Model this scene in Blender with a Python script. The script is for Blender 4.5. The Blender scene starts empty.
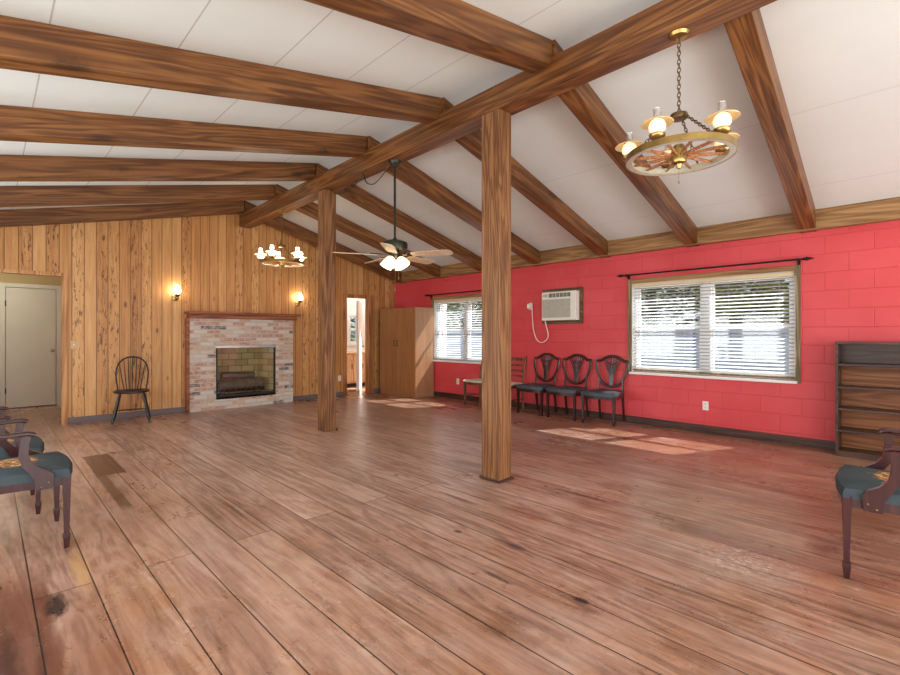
import bpy, bmesh, math, random
from mathutils import Vector, Matrix
PI = math.pi
rnd = random.Random(7)
S = bpy.context.scene
COL = S.collection

# ------------------------------------------------------------------ materials
def lin(c):
    c = c / 255.0
    return c / 12.92 if c <= 0.04045 else ((c + 0.055) / 1.055) ** 2.4
def C(r, g, b, a=1.0):
    return (lin(r), lin(g), lin(b), a)

class G:
    def __init__(s, name):
        s.m = bpy.data.materials.new(name); s.m.use_nodes = True
        s.t = s.m.node_tree; s.t.nodes.clear()
        s.o = s.t.nodes.new('ShaderNodeOutputMaterial')
    def n(s, typ, ins=None, **props):
        nd = s.t.nodes.new('ShaderNode' + typ)
        for k, v in props.items(): setattr(nd, k, v)
        for k, v in (ins or {}).items():
            sk = nd.inputs[k]
            if isinstance(v, bpy.types.NodeSocket): s.t.links.new(v, sk)
            else: sk.default_value = v
        return nd
    def math(s, op, a, b=0.0, c=0.0, clamp=False):
        return s.n('Math', {0: a, 1: b, 2: c}, operation=op, use_clamp=clamp).outputs[0]
    def mix(s, f, a, b, blend='MIX'):
        nd = s.n('Mix', {0: f, 6: a, 7: b}, data_type='RGBA', blend_type=blend)
        return nd.outputs[2]
    def ramp(s, f, stops, interp='LINEAR'):
        nd = s.n('ValToRGB', {0: f}); r = nd.color_ramp; r.interpolation = interp
        while len(r.elements) < len(stops): r.elements.new(0.5)
        for e, (p, c) in zip(r.elements, stops):
            e.position = p; e.color = c if not isinstance(c, (int, float)) else (c, c, c, 1)
        return nd.outputs[0]
    def rng(s, v, a, b, c=0.0, d=1.0):
        return s.n('MapRange', {0: v, 1: a, 2: b, 3: c, 4: d}, clamp=True).outputs[0]
    def noise(s, vec, scale=1.0, detail=4.0, rough=0.55, dist=0.0, w=None):
        ins = {'Vector': vec, 'Scale': scale, 'Detail': detail, 'Roughness': rough, 'Distortion': dist}
        if w is not None:
            ins['W'] = w
            return s.n('TexNoise', ins, noise_dimensions='4D').outputs[0]
        return s.n('TexNoise', ins).outputs[0]
    def obj(s):
        return s.n('TexCoord').outputs['Object']
    def mul(s, v, k):
        return s.n('VectorMath', {0: v, 1: k}, operation='MULTIPLY').outputs[0]
    def add(s, v, k):
        return s.n('VectorMath', {0: v, 1: k}, operation='ADD').outputs[0]
    def xyz(s, v):
        nd = s.n('SeparateXYZ', {0: v}); return nd.outputs
    def comb(s, x, y, z=0.0):
        return s.n('CombineXYZ', {0: x, 1: y, 2: z}).outputs[0]
    def rand(s):
        return s.n('ObjectInfo').outputs['Random']
    def out(s, base, rough=0.5, metal=0.0, bump=None, bs=0.2, bd=0.01, spec=0.5, coat=0.0, emit=None, es=0.0, cr=0.15):
        b = s.n('BsdfPrincipled', {'Base Color': base, 'Roughness': rough, 'Metallic': metal,
                                   'Specular IOR Level': spec, 'Coat Weight': coat, 'Coat Roughness': cr})
        if emit is not None:
            s.t.links.new(emit, b.inputs['Emission Color']) if isinstance(emit, bpy.types.NodeSocket) else setattr(b.inputs['Emission Color'], 'default_value', emit)
            b.inputs['Emission Strength'].default_value = es
        if bump is not None:
            bn = s.n('Bump', {'Height': bump, 'Strength': bs, 'Distance': bd})
            s.t.links.new(bn.outputs[0], b.inputs['Normal'])
        s.t.links.new(b.outputs[0], s.o.inputs[0])
        return s.m

def plain(name, col, rough=0.5, metal=0.0, spec=0.5, var=0.08, scale=20.0, coat=0.0):
    g = G(name)
    f = g.noise(g.obj(), scale, 3)
    c = g.mix(g.rng(f, 0.3, 0.7), tuple(max(0, x * (1 - var)) for x in col[:3]) + (1,), tuple(min(1, x * (1 + var)) for x in col[:3]) + (1,))
    return g.out(c, rough, metal, spec=spec, coat=coat, bump=f, bs=0.05)

def emitter(name, col, strength):
    g = G(name)
    f = g.noise(g.obj(), 14, 2)
    c = g.mix(g.rng(f, 0.2, 0.8, 0, 0.25), col, C(255, 235, 205))
    return g.out(C(245, 238, 225), 0.35, emit=c, es=strength)

def wood(name, dark, mid, light, axis=0, rough=0.45, knots=0.0, spec=0.4, streak=1.0, fine=1.0, coat=0.0, spread=0.5):
    """Sawn timber; grain runs along the local axis."""
    g = G(name)
    v = g.obj()
    r = g.math('MULTIPLY', g.rand(), 37.0)
    v = g.add(v, g.comb(r, g.math('MULTIPLY', r, 0.37), g.math('MULTIPLY', r, 0.71)))
    st = [5.0 * fine] * 3; st[axis] = 0.35 * fine
    st2 = [34.0 * fine] * 3; st2[axis] = 1.1 * fine
    low = g.noise(g.mul(v, st), 1.0, 3, 0.5, 0.6)
    rings = g.math('SINE', g.math('MULTIPLY', low, 60.0))
    finen = g.noise(g.mul(v, st2), 1.0, 5, 0.6, 0.3)
    f = g.math('ADD', g.math('MULTIPLY', rings, 0.16 * streak), g.math('ADD', g.math('MULTIPLY', finen, 0.75), g.math('MULTIPLY', low, 0.35)))
    col = g.ramp(f, [(0.5 - spread * 0.5, dark), (0.55, mid), (0.55 + spread * 0.5, light)])
    if knots > 0:
        sk = [4.2] * 3; sk[axis] = 1.5
        vo = g.n('TexVoronoi', {'Vector': g.mul(v, sk), 'Scale': 1.0})
        wob = g.noise(v, 25, 2)
        d = g.math('ADD', vo.outputs['Distance'], g.math('MULTIPLY', g.math('SUBTRACT', wob, 0.5), 0.12))
        keep = g.math('GREATER_THAN', g.xyz(vo.outputs['Color'])[0], 1.0 - knots)
        k = g.math('MULTIPLY', g.rng(d, 0.09, 0.22, 1, 0), keep)
        col = g.mix(g.math('MULTIPLY', k, 0.8), col, tuple(x * 0.35 for x in dark[:3]) + (1,))
    return g.out(col, rough, bump=finen, bs=0.12, spec=spec, coat=coat)

def stain(g, X, Y, x, y, rx, ry, wob, soft=0.5, rect=False):
    dx = g.math('DIVIDE', g.math('SUBTRACT', X, x), rx); dy = g.math('DIVIDE', g.math('SUBTRACT', Y, y), ry)
    d = g.math('SQRT', g.math('ADD', g.math('MULTIPLY', dx, dx), g.math('MULTIPLY', dy, dy)))
    if rect: d = g.math('MAXIMUM', g.math('ABSOLUTE', dx), g.math('ABSOLUTE', dy))
    d = g.math('ADD', d, g.math('MULTIPLY', wob, 0.18) if rect else wob)
    return g.rng(d, 1.0 - soft, 1.0, 1, 0)

def mat_floor():
    g = G('old_floor_boards')
    v = g.obj(); X, Y, Z = g.xyz(v)[0:3]
    u = g.comb(g.math('ADD', Y, 40.0), g.math('ADD', X, 9.395), 0.0)
    br = g.n('TexBrick', {'Vector': u, 'Color1': (0, 0, 0, 1), 'Color2': (1, 1, 1, 1), 'Mortar': (0.5, 0.5, 0.5, 1), 'Scale': 1.0,
                          'Mortar Size': 0.0036, 'Mortar Smooth': 0.3, 'Bias': 0.0, 'Brick Width': 8.6, 'Row Height': 0.233}, offset=0.41, offset_frequency=2)
    t = g.xyz(br.outputs['Color'])[0]; gap = br.outputs['Fac']
    off = g.math('MULTIPLY', t, 53.0)
    gv = g.comb(g.math('MULTIPLY', X, 30.0), g.math('ADD', g.math('MULTIPLY', Y, 1.6), off), off)
    fine = g.noise(gv, 1.0, 6, 0.62, 0.4)
    fine2 = g.math('SUBTRACT', g.noise(g.comb(g.math('MULTIPLY', X, 85.0), g.math('ADD', g.math('MULTIPLY', Y, 5.0), off), off), 1.0, 5, 0.7, 0.5), 0.32)
    lv = g.comb(g.math('MULTIPLY', X, 5.0), g.math('ADD', g.math('MULTIPLY', Y, 0.55), off), off)
    low = g.noise(lv, 1.0, 3, 0.5, 0.8)
    rings = g.math('SINE', g.math('MULTIPLY', low, 46.0))
    f = g.math('ADD', g.math('ADD', g.math('MULTIPLY', fine, 0.5), g.math('MULTIPLY', fine2, 0.34)), g.math('ADD', g.math('MULTIPLY', rings, 0.075), g.math('ADD', g.math('MULTIPLY', t, 0.13), 0.03)))
    red = g.ramp(f, [(0.18, C(88, 55, 38)), (0.41, C(148, 102, 75)), (0.62, C(182, 134, 102))])
    worn_glare = g.ramp(f, [(0.16, C(138, 106, 94)), (0.40, C(190, 156, 142)), (0.62, C(212, 184, 172))])
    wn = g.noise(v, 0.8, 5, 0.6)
    # foot traffic took the varnish off the middle; window glare painted into its pallor
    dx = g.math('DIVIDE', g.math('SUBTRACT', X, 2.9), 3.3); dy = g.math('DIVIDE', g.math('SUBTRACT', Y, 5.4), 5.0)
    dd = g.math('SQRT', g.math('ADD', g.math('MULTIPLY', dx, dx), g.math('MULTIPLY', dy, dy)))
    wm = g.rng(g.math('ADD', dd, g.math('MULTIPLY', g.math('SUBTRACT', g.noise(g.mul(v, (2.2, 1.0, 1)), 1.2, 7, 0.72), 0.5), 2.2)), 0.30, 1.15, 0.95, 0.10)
    col = g.mix(wm, red, worn_glare)
    blot = g.noise(g.comb(g.math('MULTIPLY', X, 2.2), g.math('MULTIPLY', Y, 0.8), off), 1.3, 5, 0.65)
    col = g.mix(g.rng(blot, 0.52, 0.80, 0, 0.4), col, C(110, 68, 50))
    bl2 = g.noise(g.mul(v, (3.1, 1.9, 1)), 1.7, 6, 0.7)
    col = g.mix(g.rng(bl2, 0.50, 0.75, 0, 0.35), col, C(206, 184, 170))
    sp = g.n('TexVoronoi', {'Vector': g.comb(g.math('MULTIPLY', X, 2.6), g.math('MULTIPLY', Y, 1.7), off), 'Scale': 1.0})
    spk = g.math('MULTIPLY', g.rng(sp.outputs['Distance'], 0.03, 0.07, 1, 0), g.math('GREATER_THAN', g.xyz(sp.outputs['Color'])[1], 0.62))
    col = g.mix(g.math('MULTIPLY', spk, 0.75), col, C(58, 38, 34))
    wob = g.math('MULTIPLY', g.math('SUBTRACT', g.noise(g.mul(v, (26, 7, 5)), 1.0, 6, 0.72), 0.5), 2.0)
    for (x, y, rx, ry, c, s, soft) in [
        (0.815, 5.68, 0.117, 0.50, C(74, 46, 38), -0.85, 0.10), (0.735, 4.70, 0.042, 0.70, C(78, 50, 40), -0.75, 0.3),
        (0.36, 3.2, 0.05, 0.36, C(205, 160, 105), 0.6, 0.6),
        (0.11, 1.9, 0.117, 1.55, C(104, 56, 40), -0.75, 0.25), (0.345, 1.5, 0.117, 1.5, C(132, 78, 54), -0.55, 0.5), (-0.13, 2.5, 0.117, 2.0, C(92, 48, 34), -0.75, 0.3), (0.06, 2.3, 0.05, 0.7, C(56, 30, 24), 0.7, 0.7), (0.15, 2.15, 0.03, 0.6, C(60, 32, 26), 0.6, 0.7),
        (2.02, 1.18, 0.025, 0.05, C(40, 34, 38), 0.85, 0.5), (3.55, 0.45, 0.16, 0.13, C(74, 30, 34), 0.6, 0.8),
        (3.15, 0.75, 0.24, 0.32, C(136, 66, 66), 0.45, 0.9), (2.25, 1.75, 0.05, 0.09, C(60, 54, 62), 0.6, 0.7),
        (3.35, 1.95, 0.03, 0.30, C(70, 44, 36), 0.7, 0.6), (6.1, 1.1, 0.08, 0.35, C(92, 50, 36), 0.5, 0.9), (4.4, 0.4, 0.9, 0.7, C(112, 64, 46), 0.55, 0.9), (1.9, 1.62, 0.02, 0.12, C(62, 44, 40), 0.8, 0.5), (2.6, 2.62, 0.02, 0.3, C(72, 50, 44), 0.7, 0.6), (1.28, 3.6, 0.02, 0.35, C(72, 50, 44), 0.7, 0.6), (5.6, 3.0, 0.10, 1.2, C(120, 74, 54), 0.5, 0.9), (0.235, 2.87, 0.05, 0.15, C(40, 32, 32), 0.9, 0.6)]:
        col = g.mix(g.math('MULTIPLY', stain(g, X, Y, x, y, rx, ry, wob, soft, s < 0), abs(s)), col, c)
    scr = g.noise(g.mul(v, (60, 24, 1)), 1.0, 4, 0.7)
    sc = g.math('MULTIPLY', g.rng(scr, 0.50, 0.66), stain(g, X, Y, 3.02, 0.74, 0.24, 0.30, wob, 0.9))
    col = g.mix(g.math('MULTIPLY', sc, 1.0), col, C(236, 224, 214))
    col = g.mix(g.math('MULTIPLY', gap, 0.95), col, C(36, 22, 18))
    rough = g.math('ADD', g.math('ADD', 0.27, g.math('MULTIPLY', wm, 0.07)), g.math('MULTIPLY', g.math('SUBTRACT', wn, 0.5), 0.30))
    h = g.math('SUBTRACT', g.math('MULTIPLY', fine, 0.25), gap)
    return g.out(col, rough, bump=h, bs=0.22, bd=0.006, spec=0.55, coat=0.12, cr=0.28)

def mat_planks():
    g = G('knotty_pine_planks')
    v = g.obj(); X, Y, Z = g.xyz(v)[0:3]
    XY = g.math('ADD', X, Y)
    u = g.comb(g.math('ADD', Z, 30.0), g.math('ADD', XY, 5.03), 0.0)
    br = g.n('TexBrick', {'Vector': u, 'Color1': (0, 0, 0, 1), 'Color2': (1, 1, 1, 1), 'Mortar': (0.5, 0.5, 0.5, 1), 'Scale': 1.0,
                          'Mortar Size': 0.006, 'Mortar Smooth': 0.4, 'Brick Width': 60.0, 'Row Height': 0.141}, offset=0.5, offset_frequency=2)
    t = g.xyz(br.outputs['Color'])[0]; gap = br.outputs['Fac']
    off = g.math('MULTIPLY', t, 71.0)
    fine = g.noise(g.comb(g.math('MULTIPLY', XY, 38.0), g.math('ADD', g.math('MULTIPLY', Z, 1.0), off), off), 1.0, 6, 0.62, 0.3)
    low = g.noise(g.comb(g.math('MULTIPLY', XY, 9.0), g.math('ADD', g.math('MULTIPLY', Z, 0.6), off), off), 1.0, 3, 0.5, 0.7)
    rings = g.math('SINE', g.math('MULTIPLY', low, 42.0))
    f = g.math('ADD', g.math('MULTIPLY', fine, 0.5), g.math('ADD', g.math('MULTIPLY', rings, 0.05), g.math('ADD', g.math('MULTIPLY', t, 0.26), 0.09)))
    col = g.ramp(f, [(0.18, C(150, 92, 46)), (0.42, C(200, 142, 84)), (0.62, C(220, 168, 108)), (0.8, C(232, 190, 136))])
    # pecky streaks on some boards
    pk = g.noise(g.comb(g.math('MULTIPLY', XY, 46.0), g.math('ADD', g.math('MULTIPLY', Z, 7.0), off), off), 1.0, 3, 0.6, 0.8)
    some = g.math('GREATER_THAN', g.math('FRACT', g.math('MULTIPLY', t, 17.3)), 0.66)
    pm = g.math('MULTIPLY', g.rng(pk, 0.575, 0.63), some)
    col = g.mix(g.math('MULTIPLY', pm, 0.8), col, C(78, 46, 28))
    vo = g.n('TexVoronoi', {'Vector': g.comb(g.math('MULTIPLY', XY, 7.1), g.math('ADD', g.math('MULTIPLY', Z, 3.2), off), off), 'Scale': 1.0})
    k = g.math('MULTIPLY', g.rng(vo.outputs['Distance'], 0.08, 0.2, 1, 0), g.math('GREATER_THAN', g.xyz(vo.outputs['Color'])[0], 0.86))
    col = g.mix(g.math('MULTIPLY', k, 0.75), col, C(96, 52, 28))
    col = g.mix(g.math('MULTIPLY', gap, 0.75), col, C(74, 42, 22))
    h = g.math('SUBTRACT', g.math('MULTIPLY', fine, 0.2), gap)
    return g.out(col, 0.42, bump=h, bs=0.3, bd=0.008, spec=0.4)

def mat_blocks():
    g = G('painted_red_block')
    v = g.obj(); X, Y, Z = g.xyz(v)[0:3]
    u = g.comb(g.math('ADD', Y, 40.13), g.math('ADD', Z, 20.02), 0.0)
    br = g.n('TexBrick', {'Vector': u, 'Color1': (0, 0, 0, 1), 'Color2': (1, 1, 1, 1), 'Mortar': (0.5, 0.5, 0.5, 1), 'Scale': 1.0,
                          'Mortar Size': 0.006, 'Mortar Smooth': 0.7, 'Brick Width': 0.41, 'Row Height': 0.2035}, offset=0.5, offset_frequency=2)
    t = g.xyz(br.outputs['Color'])[0]; gap = br.outputs['Fac']
    n = g.noise(v, 60, 5, 0.7); n2 = g.noise(v, 1.4, 3)
    col = g.mix(g.rng(n2, 0.3, 0.7), C(212, 70, 76), C(224, 85, 92))
    col = g.mix(g.math('MULTIPLY', t, 0.25), col, C(206, 52, 60))
    col = g.mix(g.math('MULTIPLY', gap, 0.22), col, C(180, 52, 56))
    h = g.math('SUBTRACT', g.math('MULTIPLY', n, 0.25), gap)
    return g.out(col, 0.42, bump=h, bs=0.45, bd=0.006, spec=0.4)

def mat_brick(name, cols, w, h, ms, mortar, whitewash, horiz='x'):
    g = G(name)
    v = g.obj(); X, Y, Z = g.xyz(v)[0:3]
    a = g.math('ADD', X, Y)
    wv = g.noise(v, 7, 2)
    u = g.comb(g.math('ADD', a, 30.0), g.math('ADD', g.math('ADD', Z, 20.0), g.math('MULTIPLY', wv, 0.006)), 0.0)
    br = g.n('TexBrick', {'Vector': u, 'Color1': (0, 0, 0, 1), 'Color2': (1, 1, 1, 1), 'Mortar': (0.5, 0.5, 0.5, 1), 'Scale': 1.0,
                          'Mortar Size': ms, 'Mortar Smooth': 0.3, 'Brick Width': w, 'Row Height': h}, offset=0.5, offset_frequency=2)
    t = g.xyz(br.outputs['Color'])[0]; gap = br.outputs['Fac']
    k = len(cols)
    col = g.ramp(t, [(i / k, c) for i, c in enumerate(cols)], 'CONSTANT')
    n = g.noise(g.mul(v, (14, 14, 40)), 1.0, 6, 0.7)
    col = g.mix(g.rng(n, 0.42, 0.68, 0, whitewash), col, C(222, 214, 206))
    col = g.mix(gap, col, mortar)
    hh = g.math('SUBTRACT', g.math('MULTIPLY', n, 0.4), gap)
    return g.out(col, 0.85, bump=hh, bs=0.7, bd=0.012, spec=0.2)

def mat_ceiling():
    g = G('white_ceiling_board')
    v = g.obj(); X, Y, Z = g.xyz(v)[0:3]
    def line(x0, per, wd):
        fr = g.math('FRACT', g.math('ADD', g.math('DIVIDE', g.math('SUBTRACT', X, x0), per), 20.5))
        return g.math('LESS_THAN', g.math('ABSOLUTE', g.math('SUBTRACT', fr, 0.5)), wd / per / 2)
    left = g.math('LESS_THAN', X, 2.75)
    right = g.math('GREATER_THAN', X, 3.3)
    l1 = g.math('MULTIPLY', line(0.24, 0.615, 0.009), left)
    l2 = g.math('MULTIPLY', line(3.62, 1.22, 0.012), right)
    n = g.noise(v, 1.1, 4, 0.6)
    col = g.mix(g.rng(n, 0.3, 0.7), C(220, 225, 221), C(228, 232, 228))
    col = g.mix(g.math('MULTIPLY', l1, 0.55), col, C(150, 144, 138))
    col = g.mix(g.math('MULTIPLY', l2, 0.25), col, C(170, 164, 158))
    h = g.math('SUBTRACT', g.math('MULTIPLY', n, 0.6), g.math('ADD', l1, l2))
    return g.out(col, 0.7, bump=h, bs=0.25, bd=0.012, spec=0.25)

def mat_needlepoint():
    g = G('teal_needlepoint')
    v = g.obj(); X, Y, Z = g.xyz(v)[0:3]
    wob = g.math('MULTIPLY', g.math('SUBTRACT', g.noise(v, 18, 3), 0.5), 1.6)
    m = stain(g, X, Y, 0.02, 0.0, 0.13, 0.15, wob, 0.3)
    fl = g.noise(v, 34, 3, 0.6)
    fcol = g.ramp(fl, [(0.36, C(86, 92, 58)), (0.47, C(196, 122, 78)), (0.56, C(222, 190, 130)), (0.66, C(168, 84, 62))], 'CONSTANT')
    wv = g.noise(v, 260, 2)
    base = g.mix(g.rng(g.noise(v, 5, 3), 0.3, 0.7), C(58, 69, 76), C(78, 88, 93))
    base = g.mix(g.math('MULTIPLY', wv, 0.5), base, C(52, 64, 70))
    return g.out(g.mix(m, base, fcol), 0.85, bump=wv, bs=0.3, bd=0.002, spec=0.25)

def mat_glass(name, tint, fac):
    g = G(name)
    n = g.noise(g.obj(), 3, 2)
    tr = g.n('BsdfTransparent', {'Color': tint})
    gl = g.n('BsdfGlossy', {'Color': (0.9, 0.9, 0.9, 1), 'Roughness': g.rng(n, 0.3, 0.7, 0.02, 0.06)})
    mx = g.n('MixShader', {0: fac, 1: tr.outputs[0], 2: gl.outputs[0]})
    g.t.links.new(mx.outputs[0], g.o.inputs[0])
    return g.m

def mat_leaf(name, a, b):
    g = G(name)
    n = g.noise(g.obj(), 2.5, 4, 0.7)
    c = g.mix(g.rng(n, 0.3, 0.7), a, b)
    d = g.n('BsdfDiffuse', {'Color': c}); t = g.n('BsdfTranslucent', {'Color': c})
    mx = g.n('MixShader', {0: 0.4, 1: d.outputs[0], 2: t.outputs[0]})
    g.t.links.new(mx.outputs[0], g.o.inputs[0]); return g.m

M = {}
M['floor'] = mat_floor(); M['planks'] = mat_planks(); M['blocks'] = mat_blocks(); M['ceiling'] = mat_ceiling()
M['beam'] = wood('stained_beam', C(62, 34, 16), C(112, 69, 35), C(152, 102, 56), 0, 0.42, knots=0.18, spread=0.66, streak=1.0)
M['post'] = wood('stained_post', C(68, 42, 24), C(128, 84, 50), C(168, 122, 80), 0, 0.5, knots=0.06, streak=1.2, spread=0.75, fine=1.4)
M['plate'] = wood('plate_timber', C(96, 66, 36), C(148, 108, 66), C(176, 136, 90), 1, 0.5, spread=0.6)
M['trimwood'] = wood('trim_wood', C(120, 70, 36), C(172, 112, 66), C(200, 144, 96), 2, 0.45)
M['jamb'] = wood('pale_jamb_wood', C(150, 96, 52), C(196, 138, 84), C(216, 164, 108), 2, 0.45)
M['mantel'] = wood('mantel_wood', C(100, 50, 28), C(150, 86, 54), C(176, 110, 74), 0, 0.4)
M['darkbase'] = wood('dark_baseboard', C(44, 26, 22), C(70, 44, 36), C(92, 62, 52), 1, 0.4)
M['greybase'] = plain('grey_baseboard', C(112, 98, 98), 0.55)
M['whitepaint'] = plain('white_paint', C(232, 230, 226), 0.4, var=0.03)
M['vinyl'] = plain('white_vinyl', C(236, 236, 234), 0.35, var=0.02)
M['tan'] = plain('tan_paint', C(178, 150, 104), 0.6, var=0.05, scale=3)
M['doorpaint'] = plain('beige_door_paint', C(204, 192, 176), 0.4, var=0.04, scale=2)
M['casing'] = wood('weathered_casing', C(74, 68, 46), C(122, 108, 78), C(168, 150, 116), 2, 0.6, fine=1.6)
M['headrail'] = plain('cream_headrail', C(222, 204, 168), 0.5, var=0.03)
M['slat'] = plain('blind_slat_white', C(196, 200, 206), 0.4, var=0.02)
M['iron'] = plain('black_iron', C(34, 30, 30), 0.4, 0.6)
M['brick'] = mat_brick('whitewashed_brick', [C(196, 172, 152), C(198, 146, 120), C(212, 198, 182), C(188, 132, 110), C(216, 204, 190), C(204, 172, 144), C(104, 94, 90),
                                            C(210, 190, 172), C(196, 152, 132), C(218, 208, 198), C(190, 140, 118)], 0.205, 0.068, 0.008, C(204, 196, 186), 0.8)
M['firebrick'] = mat_brick('firebrick', [C(216, 192, 144), C(228, 206, 160), C(204, 178, 134), C(222, 198, 152)], 0.23, 0.115, 0.006, C(150, 130, 100), 0.08)
M['soot'] = plain('sooty_metal', C(46, 44, 40), 0.55, 0.4)
M['steel'] = plain('brushed_steel', C(176, 172, 164), 0.3, 0.9)
M['bark'] = wood('log_bark', C(60, 52, 46), C(116, 100, 90), C(158, 146, 136), 0, 0.9, fine=2.5, spread=0.8)
M['logend'] = wood('log_end', C(120, 96, 76), C(156, 132, 110), C(180, 160, 140), 0, 0.9, fine=4)
M['fireglass'] = mat_glass('fireplace_glass', (0.9, 0.9, 0.86, 1), 0.035)
M['pane'] = mat_glass('window_glass', (0.96, 0.97, 0.97, 1), 0.05)
M['brass'] = plain('aged_brass', C(164, 136, 82), 0.28, 0.9, var=0.15)
M['bronze'] = plain('dark_bronze', C(58, 60, 50), 0.35, 0.7, var=0.2)
M['rim'] = plain('pale_rim_metal', C(196, 190, 170), 0.35, 0.5)
M['chain'] = plain('antique_chain', C(112, 90, 62), 0.35, 0.8)
M['wheelwood'] = wood('wheel_wood', C(110, 64, 34), C(164, 104, 62), C(196, 140, 92), 0, 0.4, fine=3)
M['shade'] = plain('cream_tole_shade', C(226, 202, 150), 0.4, var=0.1)
M['globe'] = emitter('lit_glass_globe', C(255, 216, 158), 0.55)
M['globewhite'] = emitter('bright_glass_globe', C(255, 236, 204), 16.0)
M['fanglobe'] = emitter('fan_glass', C(255, 226, 170), 2.2)
M['chimney'] = mat_glass('clear_chimney', (0.90, 0.86, 0.78, 1), 0.3)
M['blade'] = wood('fan_blade_maple', C(196, 164, 128), C(220, 192, 160), C(236, 214, 188), 0, 0.4, fine=2)
M['acframe'] = wood('ac_frame_wood', C(60, 44, 28), C(96, 74, 50), C(124, 100, 70), 1, 0.5)
M['acwhite'] = plain('off_white_plastic', C(238, 237, 226), 0.45, var=0.03)
M['acgrille'] = plain('grey_grille', C(188, 186, 174), 0.6)
M['dark'] = plain('black_plastic', C(40, 40, 42), 0.5)
M['tanplastic'] = plain('tan_switch_plastic', C(206, 170, 122), 0.4)
M['plastic'] = plain('outlet_plastic', C(240, 236, 226), 0.35, var=0.02)
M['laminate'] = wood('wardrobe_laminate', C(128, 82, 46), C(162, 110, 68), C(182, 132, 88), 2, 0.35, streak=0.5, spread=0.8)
M['lamside_lit'] = wood('sunlit_side_laminate', C(150, 108, 76), C(176, 132, 98), C(190, 150, 114), 2, 0.35, streak=0.4, spread=0.8)  # laminate paled to paint in the sun falling on this side
M['book'] = wood('dark_bookcase', C(38, 22, 18), C(66, 40, 32), C(90, 58, 46), 1, 0.35)
M['bookback'] = wood('bookcase_back', C(96, 54, 28), C(132, 78, 44), C(156, 98, 60), 1, 0.5)
M['mahog'] = wood('dark_mahogany', C(24, 10, 10), C(44, 19, 18), C(64, 30, 27), 2, 0.28, fine=2, spec=0.5, coat=0.2)
M['mahogred'] = wood('red_mahogany', C(40, 18, 20), C(60, 27, 29), C(78, 38, 38), 2, 0.28, fine=2, streak=0.4, spec=0.5, coat=0.3)
M['needle'] = mat_needlepoint()
M['blueseat'] = plain('slate_blue_vinyl', C(60, 72, 82), 0.45, var=0.15)
M['brownwood'] = wood('brown_chair_wood', C(62, 36, 26), C(104, 66, 48), C(138, 96, 72), 2, 0.4, fine=2)
M['paleseat'] = plain('pale_seat_cloth', C(208, 200, 180), 0.8)
M['blackpaint'] = plain('black_chair_paint', C(30, 26, 26), 0.35, var=0.3)
M['fence'] = plain('white_fence', C(150, 170, 196), 0.6, var=0.03, scale=2)
M['bounce_skin'] = plain('grey_bounce_skin', C(140, 143, 148), 0.7)
M['grass'] = mat_leaf('lawn', C(70, 92, 44), C(120, 130, 70))
M['leafa'] = mat_leaf('leaf_olive', C(62, 76, 34), C(150, 150, 84))
M['leafb'] = mat_leaf('leaf_dark', C(46, 66, 36), C(112, 128, 70))
M['trunk'] = wood('tree_bark', C(70, 60, 50), C(120, 104, 88), C(160, 146, 130), 2, 0.9)
M['cabwood'] = wood('light_cabinet', C(206, 172, 124), C(226, 196, 150), C(238, 212, 170), 2, 0.4)

# ------------------------------------------------------------------ mesh helpers
def catmull(pts, n=6, closed=False):
    pts = [Vector(p) for p in pts]; out = []; L = len(pts)
    rng_ = range(L if closed else L - 1)
    for i in rng_:
        if closed: p0, p1, p2, p3 = pts[i - 1], pts[i], pts[(i + 1) % L], pts[(i + 2) % L]
        else: p0, p1, p2, p3 = pts[max(i - 1, 0)], pts[i], pts[i + 1], pts[min(i + 2, L - 1)]
        for k in range(n):
            t = k / n
            out.append(0.5 * ((2 * p1) + (p2 - p0) * t + (2 * p0 - 5 * p1 + 4 * p2 - p3) * t * t + (3 * p1 - p0 - 3 * p2 + p3) * t ** 3))
    if not closed: out.append(pts[-1])
    return out

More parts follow.
